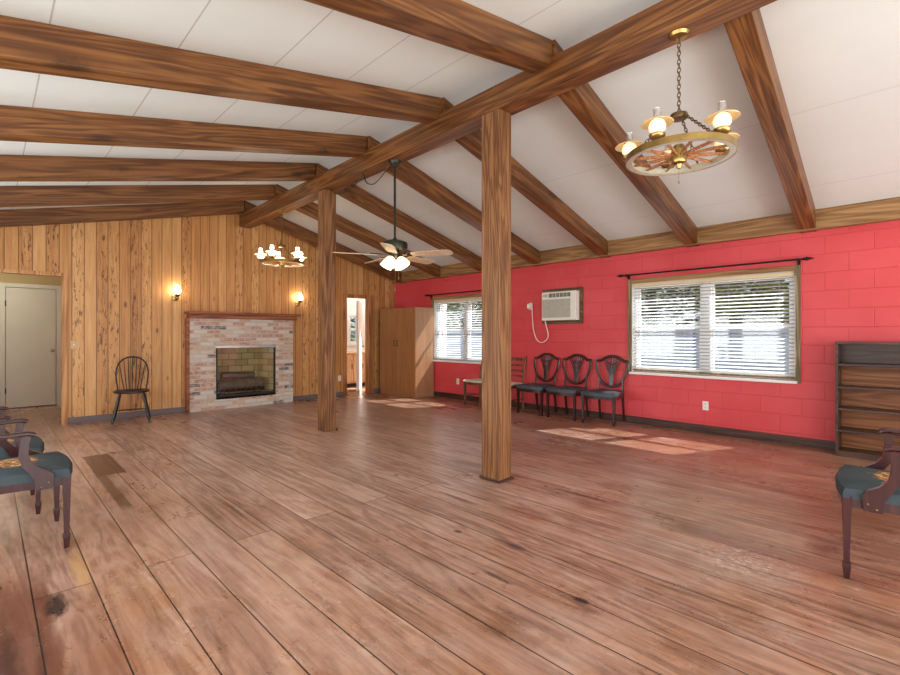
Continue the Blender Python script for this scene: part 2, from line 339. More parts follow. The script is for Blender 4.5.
class MB:
    def __init__(s): s.b = bmesh.new(); s.bev = False
    def box(s, x0, x1, y0, y1, z0, z1, bev=0.0, seg=2, mat=None):
        r = bmesh.ops.create_cube(s.b, size=1.0); vs = r['verts']
        mt = Matrix.Translation(((x0 + x1) / 2, (y0 + y1) / 2, (z0 + z1) / 2)) @ Matrix.Diagonal((abs(x1 - x0), abs(y1 - y0), abs(z1 - z0), 1))
        if mat is not None: mt = mat @ mt
        bmesh.ops.transform(s.b, matrix=mt, verts=vs)
        if bev > 0:
            s.bev = True
            es = list({e for v in vs for e in v.link_edges})
            bmesh.ops.bevel(s.b, geom=es, offset=bev, segments=seg, affect='EDGES', profile=0.5)
        return s
    def taper(s, p0, p1, w0, w1, d0=None, d1=None, up=(1, 0, 0)):
        """square tapered bar from p0 (w0 x d0) to p1 (w1 x d1)"""
        d0 = d0 or w0; d1 = d1 or w1
        p0 = Vector(p0); p1 = Vector(p1); z = (p1 - p0).normalized()
        x = Vector(up) - z * Vector(up).dot(z); x.normalize(); y = z.cross(x)
        ring = []
        for p, w, d in ((p0, w0, d0), (p1, w1, d1)):
            ring.append([s.b.verts.new(p + x * sx * w / 2 + y * sy * d / 2) for sx, sy in ((-1, -1), (1, -1), (1, 1), (-1, 1))])
        a, c = ring
        s.b.faces.new(a[::-1]); s.b.faces.new(c)
        for i in range(4): s.b.faces.new((a[i], a[(i + 1) % 4], c[(i + 1) % 4], c[i]))
        return s
    def tube(s, pts, r, seg=8, closed=False, flat=None, nrm=None):
        """round tube; flat=(a,b) gives an oval/rect section; nrm keeps the section's first axis"""
        pts = [Vector(p) for p in pts]; n = len(pts); rings = []; prev = None
        for i, p in enumerate(pts):
            if closed: t = pts[(i + 1) % n] - pts[i - 1]
            else: t = pts[min(i + 1, n - 1)] - pts[max(i - 1, 0)]
            t.normalize()
            if nrm is not None: ref = Vector(nrm)
            elif prev is None: ref = Vector((0, 0, 1)) if abs(t.z) < 0.9 else Vector((1, 0, 0))
            else: ref = prev
            a = ref - t * ref.dot(t); a.normalize(); b = t.cross(a); prev = a
            rr = r[i] if isinstance(r, (list, tuple)) else r
            ra, rb = (rr, rr) if flat is None else (rr * flat[0], rr * flat[1])
            rings.append([s.b.verts.new(p + a * math.cos(2 * PI * k / seg + PI / seg) * ra + b * math.sin(2 * PI * k / seg + PI / seg) * rb) for k in range(seg)])
        for i in range(n if closed else n - 1):
            A, B = rings[i], rings[(i + 1) % n]
            for k in range(seg): s.b.faces.new((A[k], A[(k + 1) % seg], B[(k + 1) % seg], B[k]))
        if not closed:
            s.b.faces.new(rings[0][::-1]); s.b.faces.new(rings[-1])
        return s
    def lathe(s, prof, c=(0, 0, 0), seg=20, mat=None, cap=True):
        c = Vector(c); rings = []
        for r, z in prof:
            ring = []
            for k in range(seg):
                p = Vector((r * math.cos(2 * PI * k / seg), r * math.sin(2 * PI * k / seg), z))
                if mat is not None: p = mat @ p
                ring.append(s.b.verts.new(p + c))
            rings.append(ring)
        for A, B in zip(rings, rings[1:]):
            for k in range(seg): s.b.faces.new((A[k], A[(k + 1) % seg], B[(k + 1) % seg], B[k]))
        if cap:
            s.b.faces.new(rings[0][::-1]); s.b.faces.new(rings[-1])
        return s
    def prism(s, poly, a0, a1, plane='xz'):
        """polygon extruded along the third axis from a0 to a1"""
        def P(u, v, w): return {'xz': (u, w, v), 'yz': (w, u, v), 'xy': (u, v, w)}[plane]
        A = [s.b.verts.new(P(u, v, a0)) for u, v in poly]; B = [s.b.verts.new(P(u, v, a1)) for u, v in poly]
        s.b.faces.new(A); s.b.faces.new(B[::-1]); n = len(poly)
        for i in range(n): s.b.faces.new((A[i], A[(i + 1) % n], B[(i + 1) % n], B[i]))
        return s
    def quad(s, *p):
        s.b.faces.new([s.b.verts.new(q) for q in p]); return s
    def move(s, mat):
        bmesh.ops.transform(s.b, matrix=mat, verts=s.b.verts); return s
    def build(s, name, mat, parent=None, world=False, smooth=True, kind=None):
        if world and parent is not None:
            q = parent; off = Vector((0, 0, 0))
            while q is not None: off += q.location; q = q.parent
            bmesh.ops.translate(s.b, vec=-off, verts=s.b.verts)
        bmesh.ops.recalc_face_normals(s.b, faces=s.b.faces)
        me = bpy.data.meshes.new(name); s.b.to_mesh(me); s.b.free()
        for mm in (mat if isinstance(mat, (list, tuple)) else [mat]): me.materials.append(mm)
        if smooth:
            me.shade_smooth(); me.set_sharp_from_angle(angle=math.radians(38))
        o = bpy.data.objects.new(name, me); COL.objects.link(o)
        if s.bev and smooth:
            wn = o.modifiers.new('weighted_normal', 'WEIGHTED_NORMAL'); wn.keep_sharp = True; wn.weight = 90
        if parent is not None: o.parent = parent
        if kind: o['kind'] = kind
        return o

def tag(o, label, cat, group=None):
    o['label'] = label; o['category'] = cat; o['kind'] = 'thing'
    if group: o['group'] = group
    return o
def thing(name, label, cat, loc=(0, 0, 0), rot=0.0, group=None):
    o = bpy.data.objects.new(name, None); COL.objects.link(o)
    o.empty_display_size = 0.1; o.location = loc; o.rotation_euler = (0, 0, rot)
    return tag(o, label, cat, group)
def kids(o):
    return [c for c in bpy.data.objects if c.parent == o]
def copy_tree(o, parent=None):
    c = o.copy(); COL.objects.link(c)
    if parent is not None: c.parent = parent
    for ch in kids(o): copy_tree(ch, c)
    return c

# ------------------------------------------------------------------ camera
H = 1.26
cam = bpy.data.cameras.new('camera'); co = bpy.data.objects.new('camera', cam); COL.objects.link(co)
co.location = (0, 0, H); co.rotation_euler = (PI / 2, 0, -math.radians(44.3))
cam.sensor_width = 36.0; cam.lens = 475.0 * 36.0 / 900.0
cam.shift_y = -2.5 / 900.0; cam.clip_start = 0.05; cam.clip_end = 200
S.camera = co

# ------------------------------------------------------------------ room shell
W, D = 6.66, 8.62
XL, YB = -1.25, -3.0
AX, AZ = 3.15, 3.56
SL, SR = 0.224, 0.267
def zl(x): return AZ - SL * (AX - x)
def zr(x): return AZ - SR * (x - AX)

def struct(name, mb, mat, parent=None): return mb.build(name, mat, parent, kind='structure')

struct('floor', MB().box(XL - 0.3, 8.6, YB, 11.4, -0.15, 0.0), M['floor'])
struct('ceiling', MB().prism([(XL - 0.3, zl(XL - 0.3)), (AX, AZ), (W + 0.45, zr(W + 0.45)), (W + 0.45, zr(W + 0.45) + 0.15), (AX, AZ + 0.15), (XL - 0.3, zl(XL - 0.3) + 0.15)], YB - 0.4, D + 0.2), M['ceiling'])

# fireplace wall: opening to the hall, firebox, doorway to the kitchen
HX = 0.765; DX0, DX1, DZ = 5.376, 5.955, 2.05
FX0, FX1, FZ0, FZ1 = 2.774, 3.817, 0.195, 1.085
w = MB(); t = 0.13
w.box(XL, HX, D, D + t, 2.09, 2.45)
w.box(HX, FX0, D, D + t, 0, 2.45)
w.box(FX0, FX1, D, D + t, 0, FZ0); w.box(FX0, FX1, D, D + t, FZ1, 2.45)
w.box(FX1, DX0, D, D + t, 0, 2.45)
w.box(DX0, DX1, D, D + t, DZ, 2.45)
w.box(DX1, W, D, D + t, 0, 2.45)
w.prism([(XL, 2.45), (W, 2.45), (W, zr(W) + 0.05), (AX, AZ + 0.05), (XL, zl(XL) + 0.05)], D, D + t)
struct('wall_far', w, M['planks'])

# red block wall with two windows and the air conditioner hole
WINS = [(5.56, 7.30, 0.75, 1.98), (1.13, 3.07, 0.735, 2.0)]
ACY = (3.90, 4.54, 1.49, 1.96)
holes = WINS + [ACY]
ys = sorted({YB, D + t} | {h[0] for h in holes} | {h[1] for h in holes})
w = MB()
for a, b in zip(ys, ys[1:]):
    hs = [h for h in holes if h[0] <= a and h[1] >= b]
    if not hs: w.box(W, W + 0.2, a, b, -0.1, 2.72)
    else:
        w.box(W, W + 0.2, a, b, -0.1, hs[0][2]); w.box(W, W + 0.2, a, b, hs[0][3], 2.72)
struct('wall_right', w, M['blocks'])
w = MB()                                        # unseen outer skin, added to keep red bounce off the fence
for a, b in zip(ys, ys[1:]):
    hs = [h for h in holes if h[0] <= a and h[1] >= b]
    for q0, q1 in ([(-0.25, 2.6)] if not hs else [(-0.25, hs[0][2] - 0.002), (hs[0][3] + 0.002, 2.6)]): w.box(W + 0.202, W + 0.23, a, b, q0, q1)
struct('exterior_bounce_skin', w, M['bounce_skin'])
struct('wall_left', MB().box(XL - 0.15, XL, YB, 11.4, 0, zl(XL) + 0.1), M['planks'])
# hall beyond the opening and the kitchen beyond the doorway
w = MB(); w.box(XL, 1.2, 11.18, 11.3, 0, 2.5); w.box(1.05, 1.17, D + t, 11.18, 0, 2.5)
struct('wall_hall', w, M['tan'])
struct('ceiling_hall', MB().box(XL, 1.2, D + t, 11.3, 2.5, 2.6), M['ceiling'])
KY = 10.45
w = MB(); kw = (6.62, 6.86, 1.06, 1.75)
w.box(4.6, kw[0], KY, KY + 0.12, 0, 2.5); w.box(kw[1], 8.4, KY, KY + 0.12, 0, 2.5)
w.box(kw[0], kw[1], KY, KY + 0.12, 0, kw[2]); w.box(kw[0], kw[1], KY, KY + 0.12, kw[3], 2.5)
w.box(8.3, 8.42, D + t, KY, 0, 2.5); w.box(4.6, 4.72, D + t, KY, 0, 2.5)
struct('wall_kitchen', w, M['whitepaint'])
struct('ceiling_kitchen', MB().box(4.6, 8.42, D + t, KY + 0.12, 2.5, 2.6), M['ceiling'])
# trims
p = MB()
p.box(W - 0.10, W, YB, D, 2.43, zr(W - 0.1) + 0.015)
struct('trim_1', p, M['plate'])
p = MB(); p.box(HX - 0.01, HX + 0.055, D - 0.02, D, 0, 2.13).box(XL, HX + 0.055, D - 0.025, D, 2.085, 2.135); struct('trim_2', p, M['jamb'])
p = MB(); p.box(DX0 - 0.065, DX0 + 0.01, D - 0.02, D, 0, DZ + 0.07).box(DX1 - 0.01, DX1 + 0.1, D - 0.02, D, 0, DZ + 0.07).box(DX0 + 0.01, DX1 - 0.01, D - 0.02, D, DZ - 0.01, DZ + 0.07)
p.box(DX1 - 0.012, DX1, D, D + t, 0, DZ).box(DX0, DX0 + 0.012, D, D + t, 0, DZ); struct('trim_3', p, M['trimwood'])
p = MB(); p.box(W - 0.025, W, YB, D, 0, 0.095, 0.006); p.box(W - 0.045, W - 0.025, YB, D, 0, 0.02, 0.004); struct('baseboard_right', p, M['darkbase'])
p = MB()
for a, b in ((HX + 0.06, 2.36), (4.16, DX0 - 0.07), (DX1 + 0.1, W - 0.03)): p.box(a, b, D - 0.02, D, 0, 0.085, 0.005)
struct('baseboard_far', p, M['greybase'])

# hall door
d1 = bpy.data.objects.new('door_1', None); COL.objects.link(d1); d1.location = (0.56, 11.17, 0); d1['kind'] = 'structure'
def st_part(name, mb, mat, par): return mb.build(name, mat, par, world=True, kind='structure')
st_part('door_panel', MB().box(0.235, 0.895, 11.10, 11.145, 0.01, 2.075, 0.004), M['doorpaint'], d1)
f = MB(); f.box(0.16, 0.228, 11.09, 11.17, 0, 2.15).box(0.902, 0.975, 11.09, 11.17, 0, 2.15).box(0.228, 0.902, 11.09, 11.17, 2.083, 2.15)
st_part('door_frame', f, M['doorpaint'], d1)
k = MB(); ry = Matrix.Rotation(PI / 2, 4, 'X')
k.lathe([(0.001, 0.075), (0.022, 0.07), (0.028, 0.055), (0.022, 0.04), (0.01, 0.03), (0.01, 0.01), (0.03, 0.006), (0.03, 0)], (0.845, 11.10, 0.98), 14, ry)
st_part('door_knob', k, M['brass'], d1)
for z in (0.25, 1.75): st_part('hinge', MB().box(0.224, 0.24, 11.088, 11.10, z, z + 0.1), M['soot'], d1)

# kitchen: open door leaf, window, base cabinet
d2 = bpy.data.objects.new('door_2', None); COL.objects.link(d2); d2.location = (5.86, 8.93, 0); d2['kind'] = 'structure'
R = Matrix.Translation((5.86, 8.93, 0)) @ Matrix.Rotation(math.atan2(0.5, 0.43), 4, 'Z')
lf = MB().box(0, 0.62, -0.02, 0.02, 0.01, 2.02, 0.003); lf.move(R); st_part('door_panel', lf, M['whitepaint'], d2)
kn = MB(); 
for sg in (1, -1): kn.lathe([(0.02, 0.0), (0.012, 0.012), (0.012, 0.03), (0.024, 0.045), (0.02, 0.06), (0.001, 0.064)], (0.56, sg * 0.02, 1.0), 12, Matrix.Rotation(-sg * PI / 2, 4, 'X'))
kn.move(R); st_part('door_knob', kn, M['brass'], d2)

wk = bpy.data.objects.new('window_3', None); COL.objects.link(wk); wk.location = (6.74, KY, 1.4); wk['kind'] = 'structure'
f = MB(); x0, x1, z0, z1 = kw
for zz in (z0, (z0 + z1) / 2 - 0.02, z1 - 0.04): f.box(x0, x1, KY + 0.01, KY + 0.06, zz, zz + 0.04)
f.box(x0, x0 + 0.035, KY + 0.01, KY + 0.06, z0, z1).box(x1 - 0.035, x1, KY + 0.01, KY + 0.06, z0, z1)
f.box(x0 - 0.08, x0, KY - 0.02, KY, z0 - 0.08, z1 + 0.08).box(x1, x1 + 0.08, KY - 0.02, KY, z0 - 0.08, z1 + 0.08).box(x0, x1, KY - 0.02, KY, z1, z1 + 0.08).box(x0, x1, KY - 0.03, KY, z0 - 0.08, z0)
st_part('window_frame', f, M['vinyl'], wk)
st_part('window_pane', MB().box(x0 + 0.03, x1 - 0.03, KY + 0.03, KY + 0.036, z0 + 0.03, z1 - 0.03), M['pane'], wk)

cb = thing('kitchen_cabinet', 'light wood base cabinet seen through the doorway under the small window', 'cabinet', (6.62, KY - 0.3, 0))
MB().box(6.05, 7.0, KY - 0.55, KY - 0.005, 0.09, 0.80, 0.004).build('body', M['cabwood'], cb, True)
MB().box(6.03, 7.02, KY - 0.58, KY - 0.005, 0.80, 0.835, 0.006).build('countertop', M['cabwood'], cb, True)
for i in range(3):
    dr = MB().box(6.07 + i * 0.31, 6.36 + i * 0.31, KY - 0.57, KY - 0.55, 0.13, 0.62, 0.004).build('door', M['cabwood'], cb, True)
    MB().box(6.32 + i * 0.31, 6.335 + i * 0.31, KY - 0.585, KY - 0.57, 0.44, 0.56, 0.003).build('handle', M['iron'], dr, True)
    MB().box(6.07 + i * 0.31, 6.36 + i * 0.31, KY - 0.57, KY - 0.55, 0.65, 0.78, 0.004).build('drawer', M['cabwood'], cb, True)
MB().box(6.05, 7.0, KY - 0.5, KY - 0.01, 0.0, 0.09).build('toe_kick', M['darkbase'], cb, True)

# ------------------------------------------------------------------ windows on the red wall
def window(n, y0, y1, z0, z1):
    e = bpy.data.objects.new('window_%d' % n, None); COL.objects.link(e); e.location = (W + 0.1, (y0 + y1) / 2, z0); e['kind'] = 'structure'
    fx0, fx1 = W + 0.07, W + 0.13; ym = (y0 + y1) / 2; zm = (z0 + z1) / 2
    f = MB(); b = 0.05
    f.box(fx0, fx1, y0, y0 + b, z0, z1, 0.004).box(fx0, fx1, y1 - b, y1, z0, z1, 0.004).box(fx0, fx1, y0 + b, y1 - b, z0, z0 + b, 0.004).box(fx0, fx1, y0 + b, y1 - b, z1 - b, z1, 0.004)
    f.box(fx0 - 0.01, fx1, ym - 0.055, ym + 0.055, z0 + b, z1 - b, 0.004)
    f.box(W, W + 0.2, y0, y0 + 0.004, z0, z1).box(W, W + 0.2, y1 - 0.004, y1, z0, z1).box(W, W + 0.2, y0, y1, z1 - 0.004, z1)
    st_part('window_frame', f, M['vinyl'], e)
    for a, c in ((y0 + b, ym - 0.055), (ym + 0.055, y1 - b)):
        for k, (q0, q1, xx) in enumerate(((z0 + b, zm + 0.02, fx0 + 0.01), (zm - 0.02, z1 - b, fx0 + 0.03))):
            s_ = MB(); r_ = 0.032
            s_.box(xx, xx + 0.02, a, a + r_, q0, q1).box(xx, xx + 0.02, c - r_, c, q0, q1).box(xx, xx + 0.02, a + r_, c - r_, q0, q0 + r_).box(xx, xx + 0.02, a + r_, c - r_, q1 - r_, q1)
            so = st_part('sash', s_, M['vinyl'], e)
            st_part('pane', MB().box(xx + 0.008, xx + 0.012, a + r_, c - r_, q0 + r_, q1 - r_), M['pane'], so)
    sl = MB().box(W - 0.055, W + 0.07, y0 - 0.02, y1 + 0.02, z0 - 0.035, z0, 0.006); st_part('window_sill', sl, M['vinyl'], e)
    cs = MB(); cw = 0.045
    cs.box(W - 0.03, W, y0 - cw, y0, z0 - 0.03, z1 + 0.06, 0.003).box(W - 0.03, W, y1, y1 + cw, z0 - 0.03, z1 + 0.06, 0.003)
    st_part('casing', cs, M['casing'], e)
    st_part('head_casing', MB().box(W - 0.035, W, y0, y1, z1, z1 + 0.06, 0.003), M['plate'], e)

def blind(y0, y1, z0, z1, label):
    e = thing('venetian_blind', label, 'blind', (W + 0.03, (y0 + y1) / 2, z0), 0, 'white venetian blinds')
    ya, yb = y0 + 0.012, y1 - 0.012; xc = W + 0.028
    MB().box(W + 0.002, W + 0.055, ya, yb, z1 - 0.055, z1 - 0.006, 0.004).build('headrail', M['headrail'], e, True)
    s_ = MB(); z = z0 + 0.075; tl = math.radians(22); n = 0
    while z < z1 - 0.075:
        hw = 0.021; dx = hw * math.cos(tl); dz = hw * math.sin(tl); th = 0.0011
        pts = [(xc - dx, z - dz), (xc, z + 0.003), (xc + dx, z + dz), (xc + dx, z + dz + th * 2), (xc, z + 0.003 + th * 2), (xc - dx, z - dz + th * 2)]
        s_.prism(pts, ya + 0.008, yb - 0.008, 'xz'); z += 0.0445; n += 1
    s_.build('slats', M['slat'], e, True)
    MB().box(xc - 0.02, xc + 0.02, ya + 0.006, yb - 0.006, z0 + 0.015, z0 + 0.04, 0.004).build('bottom_rail', M['casing'] if y0 < 3 else M['slat'], e, True)
    c_ = MB(); L = yb - ya
    for q in (0.08, 0.36, 0.64, 0.92):
        for dx in (-0.021, 0.021): c_.tube([(xc + dx, ya + L * q, z0 + 0.03), (xc + dx, ya + L * q, z1 - 0.05)], 0.0011, 5)
    c_.build('ladder_cord', M['slat'], e, True)
    MB().tube([(W + 0.0, yb - 0.09, z1 - 0.06), (W - 0.004, yb - 0.09, z0 + 0.45)], 0.004, 6).build('tilt_wand', M['slat'], e, True)

def rod(y0, y1, z, label):
    e = thing('curtain_rod', label, 'curtain rod', (W - 0.09, (y0 + y1) / 2, z), 0, 'iron curtain rods')
    x = W - 0.09
    MB().tube([(x, y0, z), (x, y1, z)], 0.011, 10).build('rod', M['iron'], e, True)
    for yy, s in ((y0, -1), (y1, 1)):
        m_ = Matrix.Rotation(-s * PI / 2, 4, 'X')
        MB().lathe([(0.012, 0), (0.02, 0.006), (0.012, 0.014), (0.024, 0.03), (0.018, 0.05), (0.001, 0.10)], (x, yy, z), 10, m_).build('finial', M['iron'], e, True)
        yb = yy - s * 0.05
        b = MB().tube([(x, yb, z - 0.012), (x + 0.045, yb, z - 0.02), (W - 0.012, yb, z - 0.05)], 0.008, 8)
        b.box(W - 0.014, W - 0.001, yb - 0.014, yb + 0.014, z - 0.09, z + 0.01, 0.003).box(x - 0.014, x + 0.014, yb - 0.008, yb + 0.008, z - 0.018, z + 0.016, 0.003)
        b.build('bracket', M['iron'], e, True)

window(1, *WINS[0]); window(2, *WINS[1])
blind(*WINS[0], 'white slatted blind in the far window behind the wardrobe and post')
blind(*WINS[1], 'white slatted blind in the wide window above the low wall outlet')
rod(5.45, 7.42, 2.085, 'black iron curtain rod over the far window beside the wardrobe')
rod(1.05, 3.16, 2.115, 'black iron curtain rod over the wide window nearer the bookcase')

# ------------------------------------------------------------------ timber frame
def timber(name, p0, p1, wid, hgt, mat, label, cat, group=None, bev=0.008, cut=0.0):
    """bar whose local x runs p0->p1 (centre line)"""
    p0 = Vector(p0); p1 = Vector(p1); d = p1 - p0; L = d.length; x = d.normalized()
    up = Vector((0, 0, 1)) if abs(x.z) < 0.9 else Vector((1, 0, 0))
    z = (up - x * up.dot(x)).normalized(); y = z.cross(x)
    b = MB().box(0, L, -wid / 2, wid / 2, -hgt / 2, hgt / 2, bev, 2)
    for v in b.b.verts: v.co.x += v.co.z * cut
    o = b.build(name, mat)
    m_ = Matrix(((x.x, y.x, z.x, p0.x), (x.y, y.y, z.y, p0.y), (x.z, y.z, z.z, p0.z), (0, 0, 0, 1)))
    o.matrix_world = m_
    if label: tag(o, label, cat, group)
    return o

RX0, RX1, RZ0, RZ1 = 3.12, 3.32, 3.165, 3.385
def rz(y): return 3.122 + 0.0125 * (8.4 - y)          # underside of the ridge beam
timber('ridge_beam', (3.22, D - 0.22, rz(D - 0.22) + 0.105), (3.22, -2.6, rz(-2.6) + 0.105), 0.20, 0.21, M['beam'], 'long brown timber ridge beam carried by the two posts', 'beam')
# posts
pt = 'square brown timber posts'
for (y, zt, lb, near) in ((2.70, rz(2.7), 'square timber post nearest the camera, pale and evenly grained, with dark base moulding', True), (5.625, rz(5.63), 'square timber post nearer the fireplace, with chipped battered lower edge', False)):
    o = timber('timber_post', (3.203 if near else 3.218, y, 0.0), (3.203 if near else 3.218, y, zt), 0.205 if near else 0.19, 0.165, M['post'], lb, 'post', pt)
    bm_ = MB()
    hw, hh = 0.1025 if near else 0.095, 0.0825
    if near:
        bm_.box(0, 0.022, -hw - 0.014, hw + 0.014, -hh - 0.014, hh + 0.014, 0.004)
        bm_.build('base_moulding', M['darkbase'], o)
        MB().box(zt - 0.09, zt + 0.13, hw - 0.05, hw - 0.03, hh, hh + 0.012, 0.003).build('steel_strap', M['soot'], o)
    else:
        bm_.box(0, 0.03, hw - 0.2, hw + 0.012, hh, hh + 0.014, 0.003)
        bm_.build('base_moulding', M['darkbase'], o)

# rafters: near faces at these distances along the room
names = ['first', 'second', 'third', 'fourth', 'fifth', 'sixth', 'seventh']
RH, RW = 0.205, 0.175
LY = [2.09, 3.35, 4.60, 5.80, 7.06, 8.24]
LOFF = [-0.20, -0.11, -0.05, 0.06, 0.04, 0.33]               # the left rafters fan out a little
RY0 = [0.79, 2.06, 3.31, 4.55, 5.76, 6.99, 8.24]      # at the ridge
RY1 = [0.93, 2.15, 3.38, 4.58, 5.79, 6.99, 8.24]      # at the red wall
cl, cr = math.sqrt(1 + SL * SL), math.sqrt(1 + SR * SR)
for i, y in enumerate(LY):
    n = len(LY) - i
    lab = 'brown rafter against the top of the plank wall, above the hall opening' if n == 1 else 'brown rafter of the long white ceiling slope, %s from the plank wall' % names[n - 1]
    yl = y + LOFF[i]
    timber('rafter', (XL, yl + RW / 2, zl(XL) - RH / 2), (AX, y + RW / 2, zl(AX) - RH / 2), RW, RH / cl, M['beam'], lab, 'rafter', 'ceiling rafters', cut=SL)
for i, (a, b) in enumerate(zip(RY0, RY1)):
    n = len(RY0) - i
    lab = 'brown rafter against the plank wall on the red wall side, above the kitchen doorway' if n == 1 else 'brown rafter running down to the red wall, %s from the plank wall' % names[n - 1]
    x0 = AX + 0.004
    timber('rafter', (x0, a + RW / 2, zr(x0) - RH / 2), (W, b + RW / 2, zr(W) - RH / 2), RW - 0.015, RH / cr, M['beam'], lab, 'rafter', 'ceiling rafters', cut=-SR)

# ------------------------------------------------------------------ fireplace
fp = thing('fireplace', 'whitewashed brick fireplace with wooden mantel and glass screen on the plank wall', 'fireplace', (3.26, 8.56, 0))
fx0, fx1, fy, fz = 2.374, 4.15, 8.50, 1.535
b = MB()
b.box(fx0, FX0, fy, D, 0, fz).box(FX1, fx1, fy, D, 0, fz).box(FX0, FX1, fy, D, FZ1, fz).box(FX0, FX1, fy, D, 0, FZ0)
b.build('brick_surround', M['brick'], fp, True)
m_ = MB(); m_.box(2.32, 4.25, 8.36, D, 1.605, 1.645, 0.006); m_.box(2.35, 4.20, 8.44, D, 1.535, 1.605, 0.01)
m_.build('mantel_shelf', M['mantel'], fp, True)
MB().box(2.33, fx0, 8.52, D, 0.0, 1.535, 0.003).build('side_trim', M['mantel'], fp, True)
f = MB(); y0, y1 = D, 9.02
f.prism([(FX0, y0), (FX0 - 0.02, y0), (FX0 + 0.10, y1 + 0.03), (FX1 - 0.10, y1 + 0.03), (FX1 + 0.02, y0), (FX1, y0), (FX1 - 0.12, y1), (FX0 + 0.12, y1)], FZ0 - 0.02, FZ1 + 0.02, 'xy')
f.build('firebox', M['firebrick'], fp, True, smooth=False)
f = MB(); f.box(FX0, FX1, fy, y1, FZ0 - 0.03, FZ0 + 0.002); f.build('hearth', M['soot'], fp, True); MB().box(FX0, FX1, y0, y1, FZ1, FZ1 + 0.03).build('lintel_plate', M['soot'], fp, True)
f = MB(); fb = 0.03; yf = fy + 0.02
f.box(FX0, FX0 + fb, yf, yf + 0.03, FZ0, FZ1, 0.003).box(FX1 - fb, FX1, yf, yf + 0.03, FZ0, FZ1, 0.003).box(FX0 + fb, FX1 - fb, yf, yf + 0.03, FZ0, FZ0 + 0.045, 0.003)
f.build('door_frame', M['soot'], fp, True)
MB().box(FX0 + 0.005, FX1 - 0.005, yf - 0.008, yf + 0.03, FZ1 - 0.05, FZ1 - 0.002, 0.004).build('vent_strip', M['steel'], fp, True)
for a, c in ((FX0 + fb, FX1 - fb),):
    MB().box(a, c, yf + 0.008, yf + 0.013, FZ0 + 0.045, FZ1 - 0.05).build('glass_door', M['fireglass'], fp, True)
g_ = MB()
for i in range(9):
    x = FX0 + 0.16 + i * 0.09
    g_.tube([(x, 8.64, FZ0 + 0.13), (x, 8.66, FZ0 + 0.08), (x, 8.93, FZ0 + 0.08), (x, 8.95, FZ0 + 0.12)], 0.009, 6)
for y in (8.68, 8.92):
    g_.tube([(FX0 + 0.14, y, FZ0 + 0.07), (FX0 + 0.16 + 0.74, y, FZ0 + 0.07)], 0.009, 6)
    for x in (FX0 + 0.2, FX0 + 0.82): g_.tube([(x, y, FZ0), (x, y, FZ0 + 0.07)], 0.009, 6)
tag(g_.build('fire_grate', M['iron']), 'black iron grate under the logs inside the fireplace', 'grate')
def log(p0, p1, r, label):
    p0 = Vector(p0); p1 = Vector(p1); q = random.Random(int(r * 1e4)); pts = []; rs = []
    for i in range(9):
        tt = i / 8; pp = p0.lerp(p1, tt) + Vector((0, 0, q.uniform(-.008, .008))); pts.append(pp); rs.append(r * q.uniform(0.93, 1.07))
    o = tag(MB().tube(pts, rs, 14).build('log', M['bark']), label, 'log', 'fireplace logs')
    d = (p1 - p0).normalized()
    for pp, s in ((p0, -1), (p1, 1)):
        e = MB().tube([pp + d * s * 0.001, pp + d * s * 0.004], r * 0.9, 14); e.build('cut_end', M['logend'], o)
log((2.86, 8.72, 0.385), (3.34, 8.80, 0.385), 0.095, 'grey front log on the fireplace grate, nearer the hall side')
log((3.36, 8.80, 0.39), (3.66, 8.70, 0.39), 0.10, 'grey stubby front log on the fireplace grate, nearer the kitchen side')
log((2.95, 8.91, 0.38), (3.62, 8.92, 0.38), 0.075, 'dark log lying at the back of the fireplace grate')
log((2.98, 8.84, 0.535), (3.55, 8.86, 0.53), 0.06, 'thin log stacked on top of the others in the fireplace')

# ------------------------------------------------------------------ sconces
def sconce():
    e = thing('wall_sconce', '', 'wall lamp', (0, 0, 0), 0, 'brass wall sconces')
    rx = Matrix.Rotation(PI / 2, 4, 'X')
    MB().lathe([(0.05, 0), (0.048, 0.012), (0.02, 0.02), (0.001, 0.022)], (0, 0, -0.06), 16, rx).build('backplate', M['brass'], e)
    MB().tube(catmull([(0, -0.01, -0.06), (0, -0.06, -0.085), (0, -0.10, -0.07), (0, -0.105, -0.045)]), 0.008, 8).build('arm', M['brass'], e)
    MB().lathe([(0.012, -0.05), (0.035, -0.035), (0.048, -0.01), (0.044, 0.0), (0.02, 0.002)], (0, -0.105, 0), 16).build('cup', M['brass'], e)
    MB().lathe([(0.03, 0.0), (0.052, 0.03), (0.055, 0.05), (0.04, 0.085), (0.024, 0.10), (0.022, 0.135), (0.026, 0.14), (0.001, 0.141)], (0, -0.105, 0), 16).build('glass_globe', M['globewhite'], e)
    return e
s1 = sconce(); s1.location = (2.19, D, 1.92); s1['label'] = 'lit brass wall sconce between the hall opening and the mantel'
s2 = copy_tree(s1); s2.location = (4.30, D, 1.92); s2['label'] = 'lit brass wall sconce on the post side of the mantel'

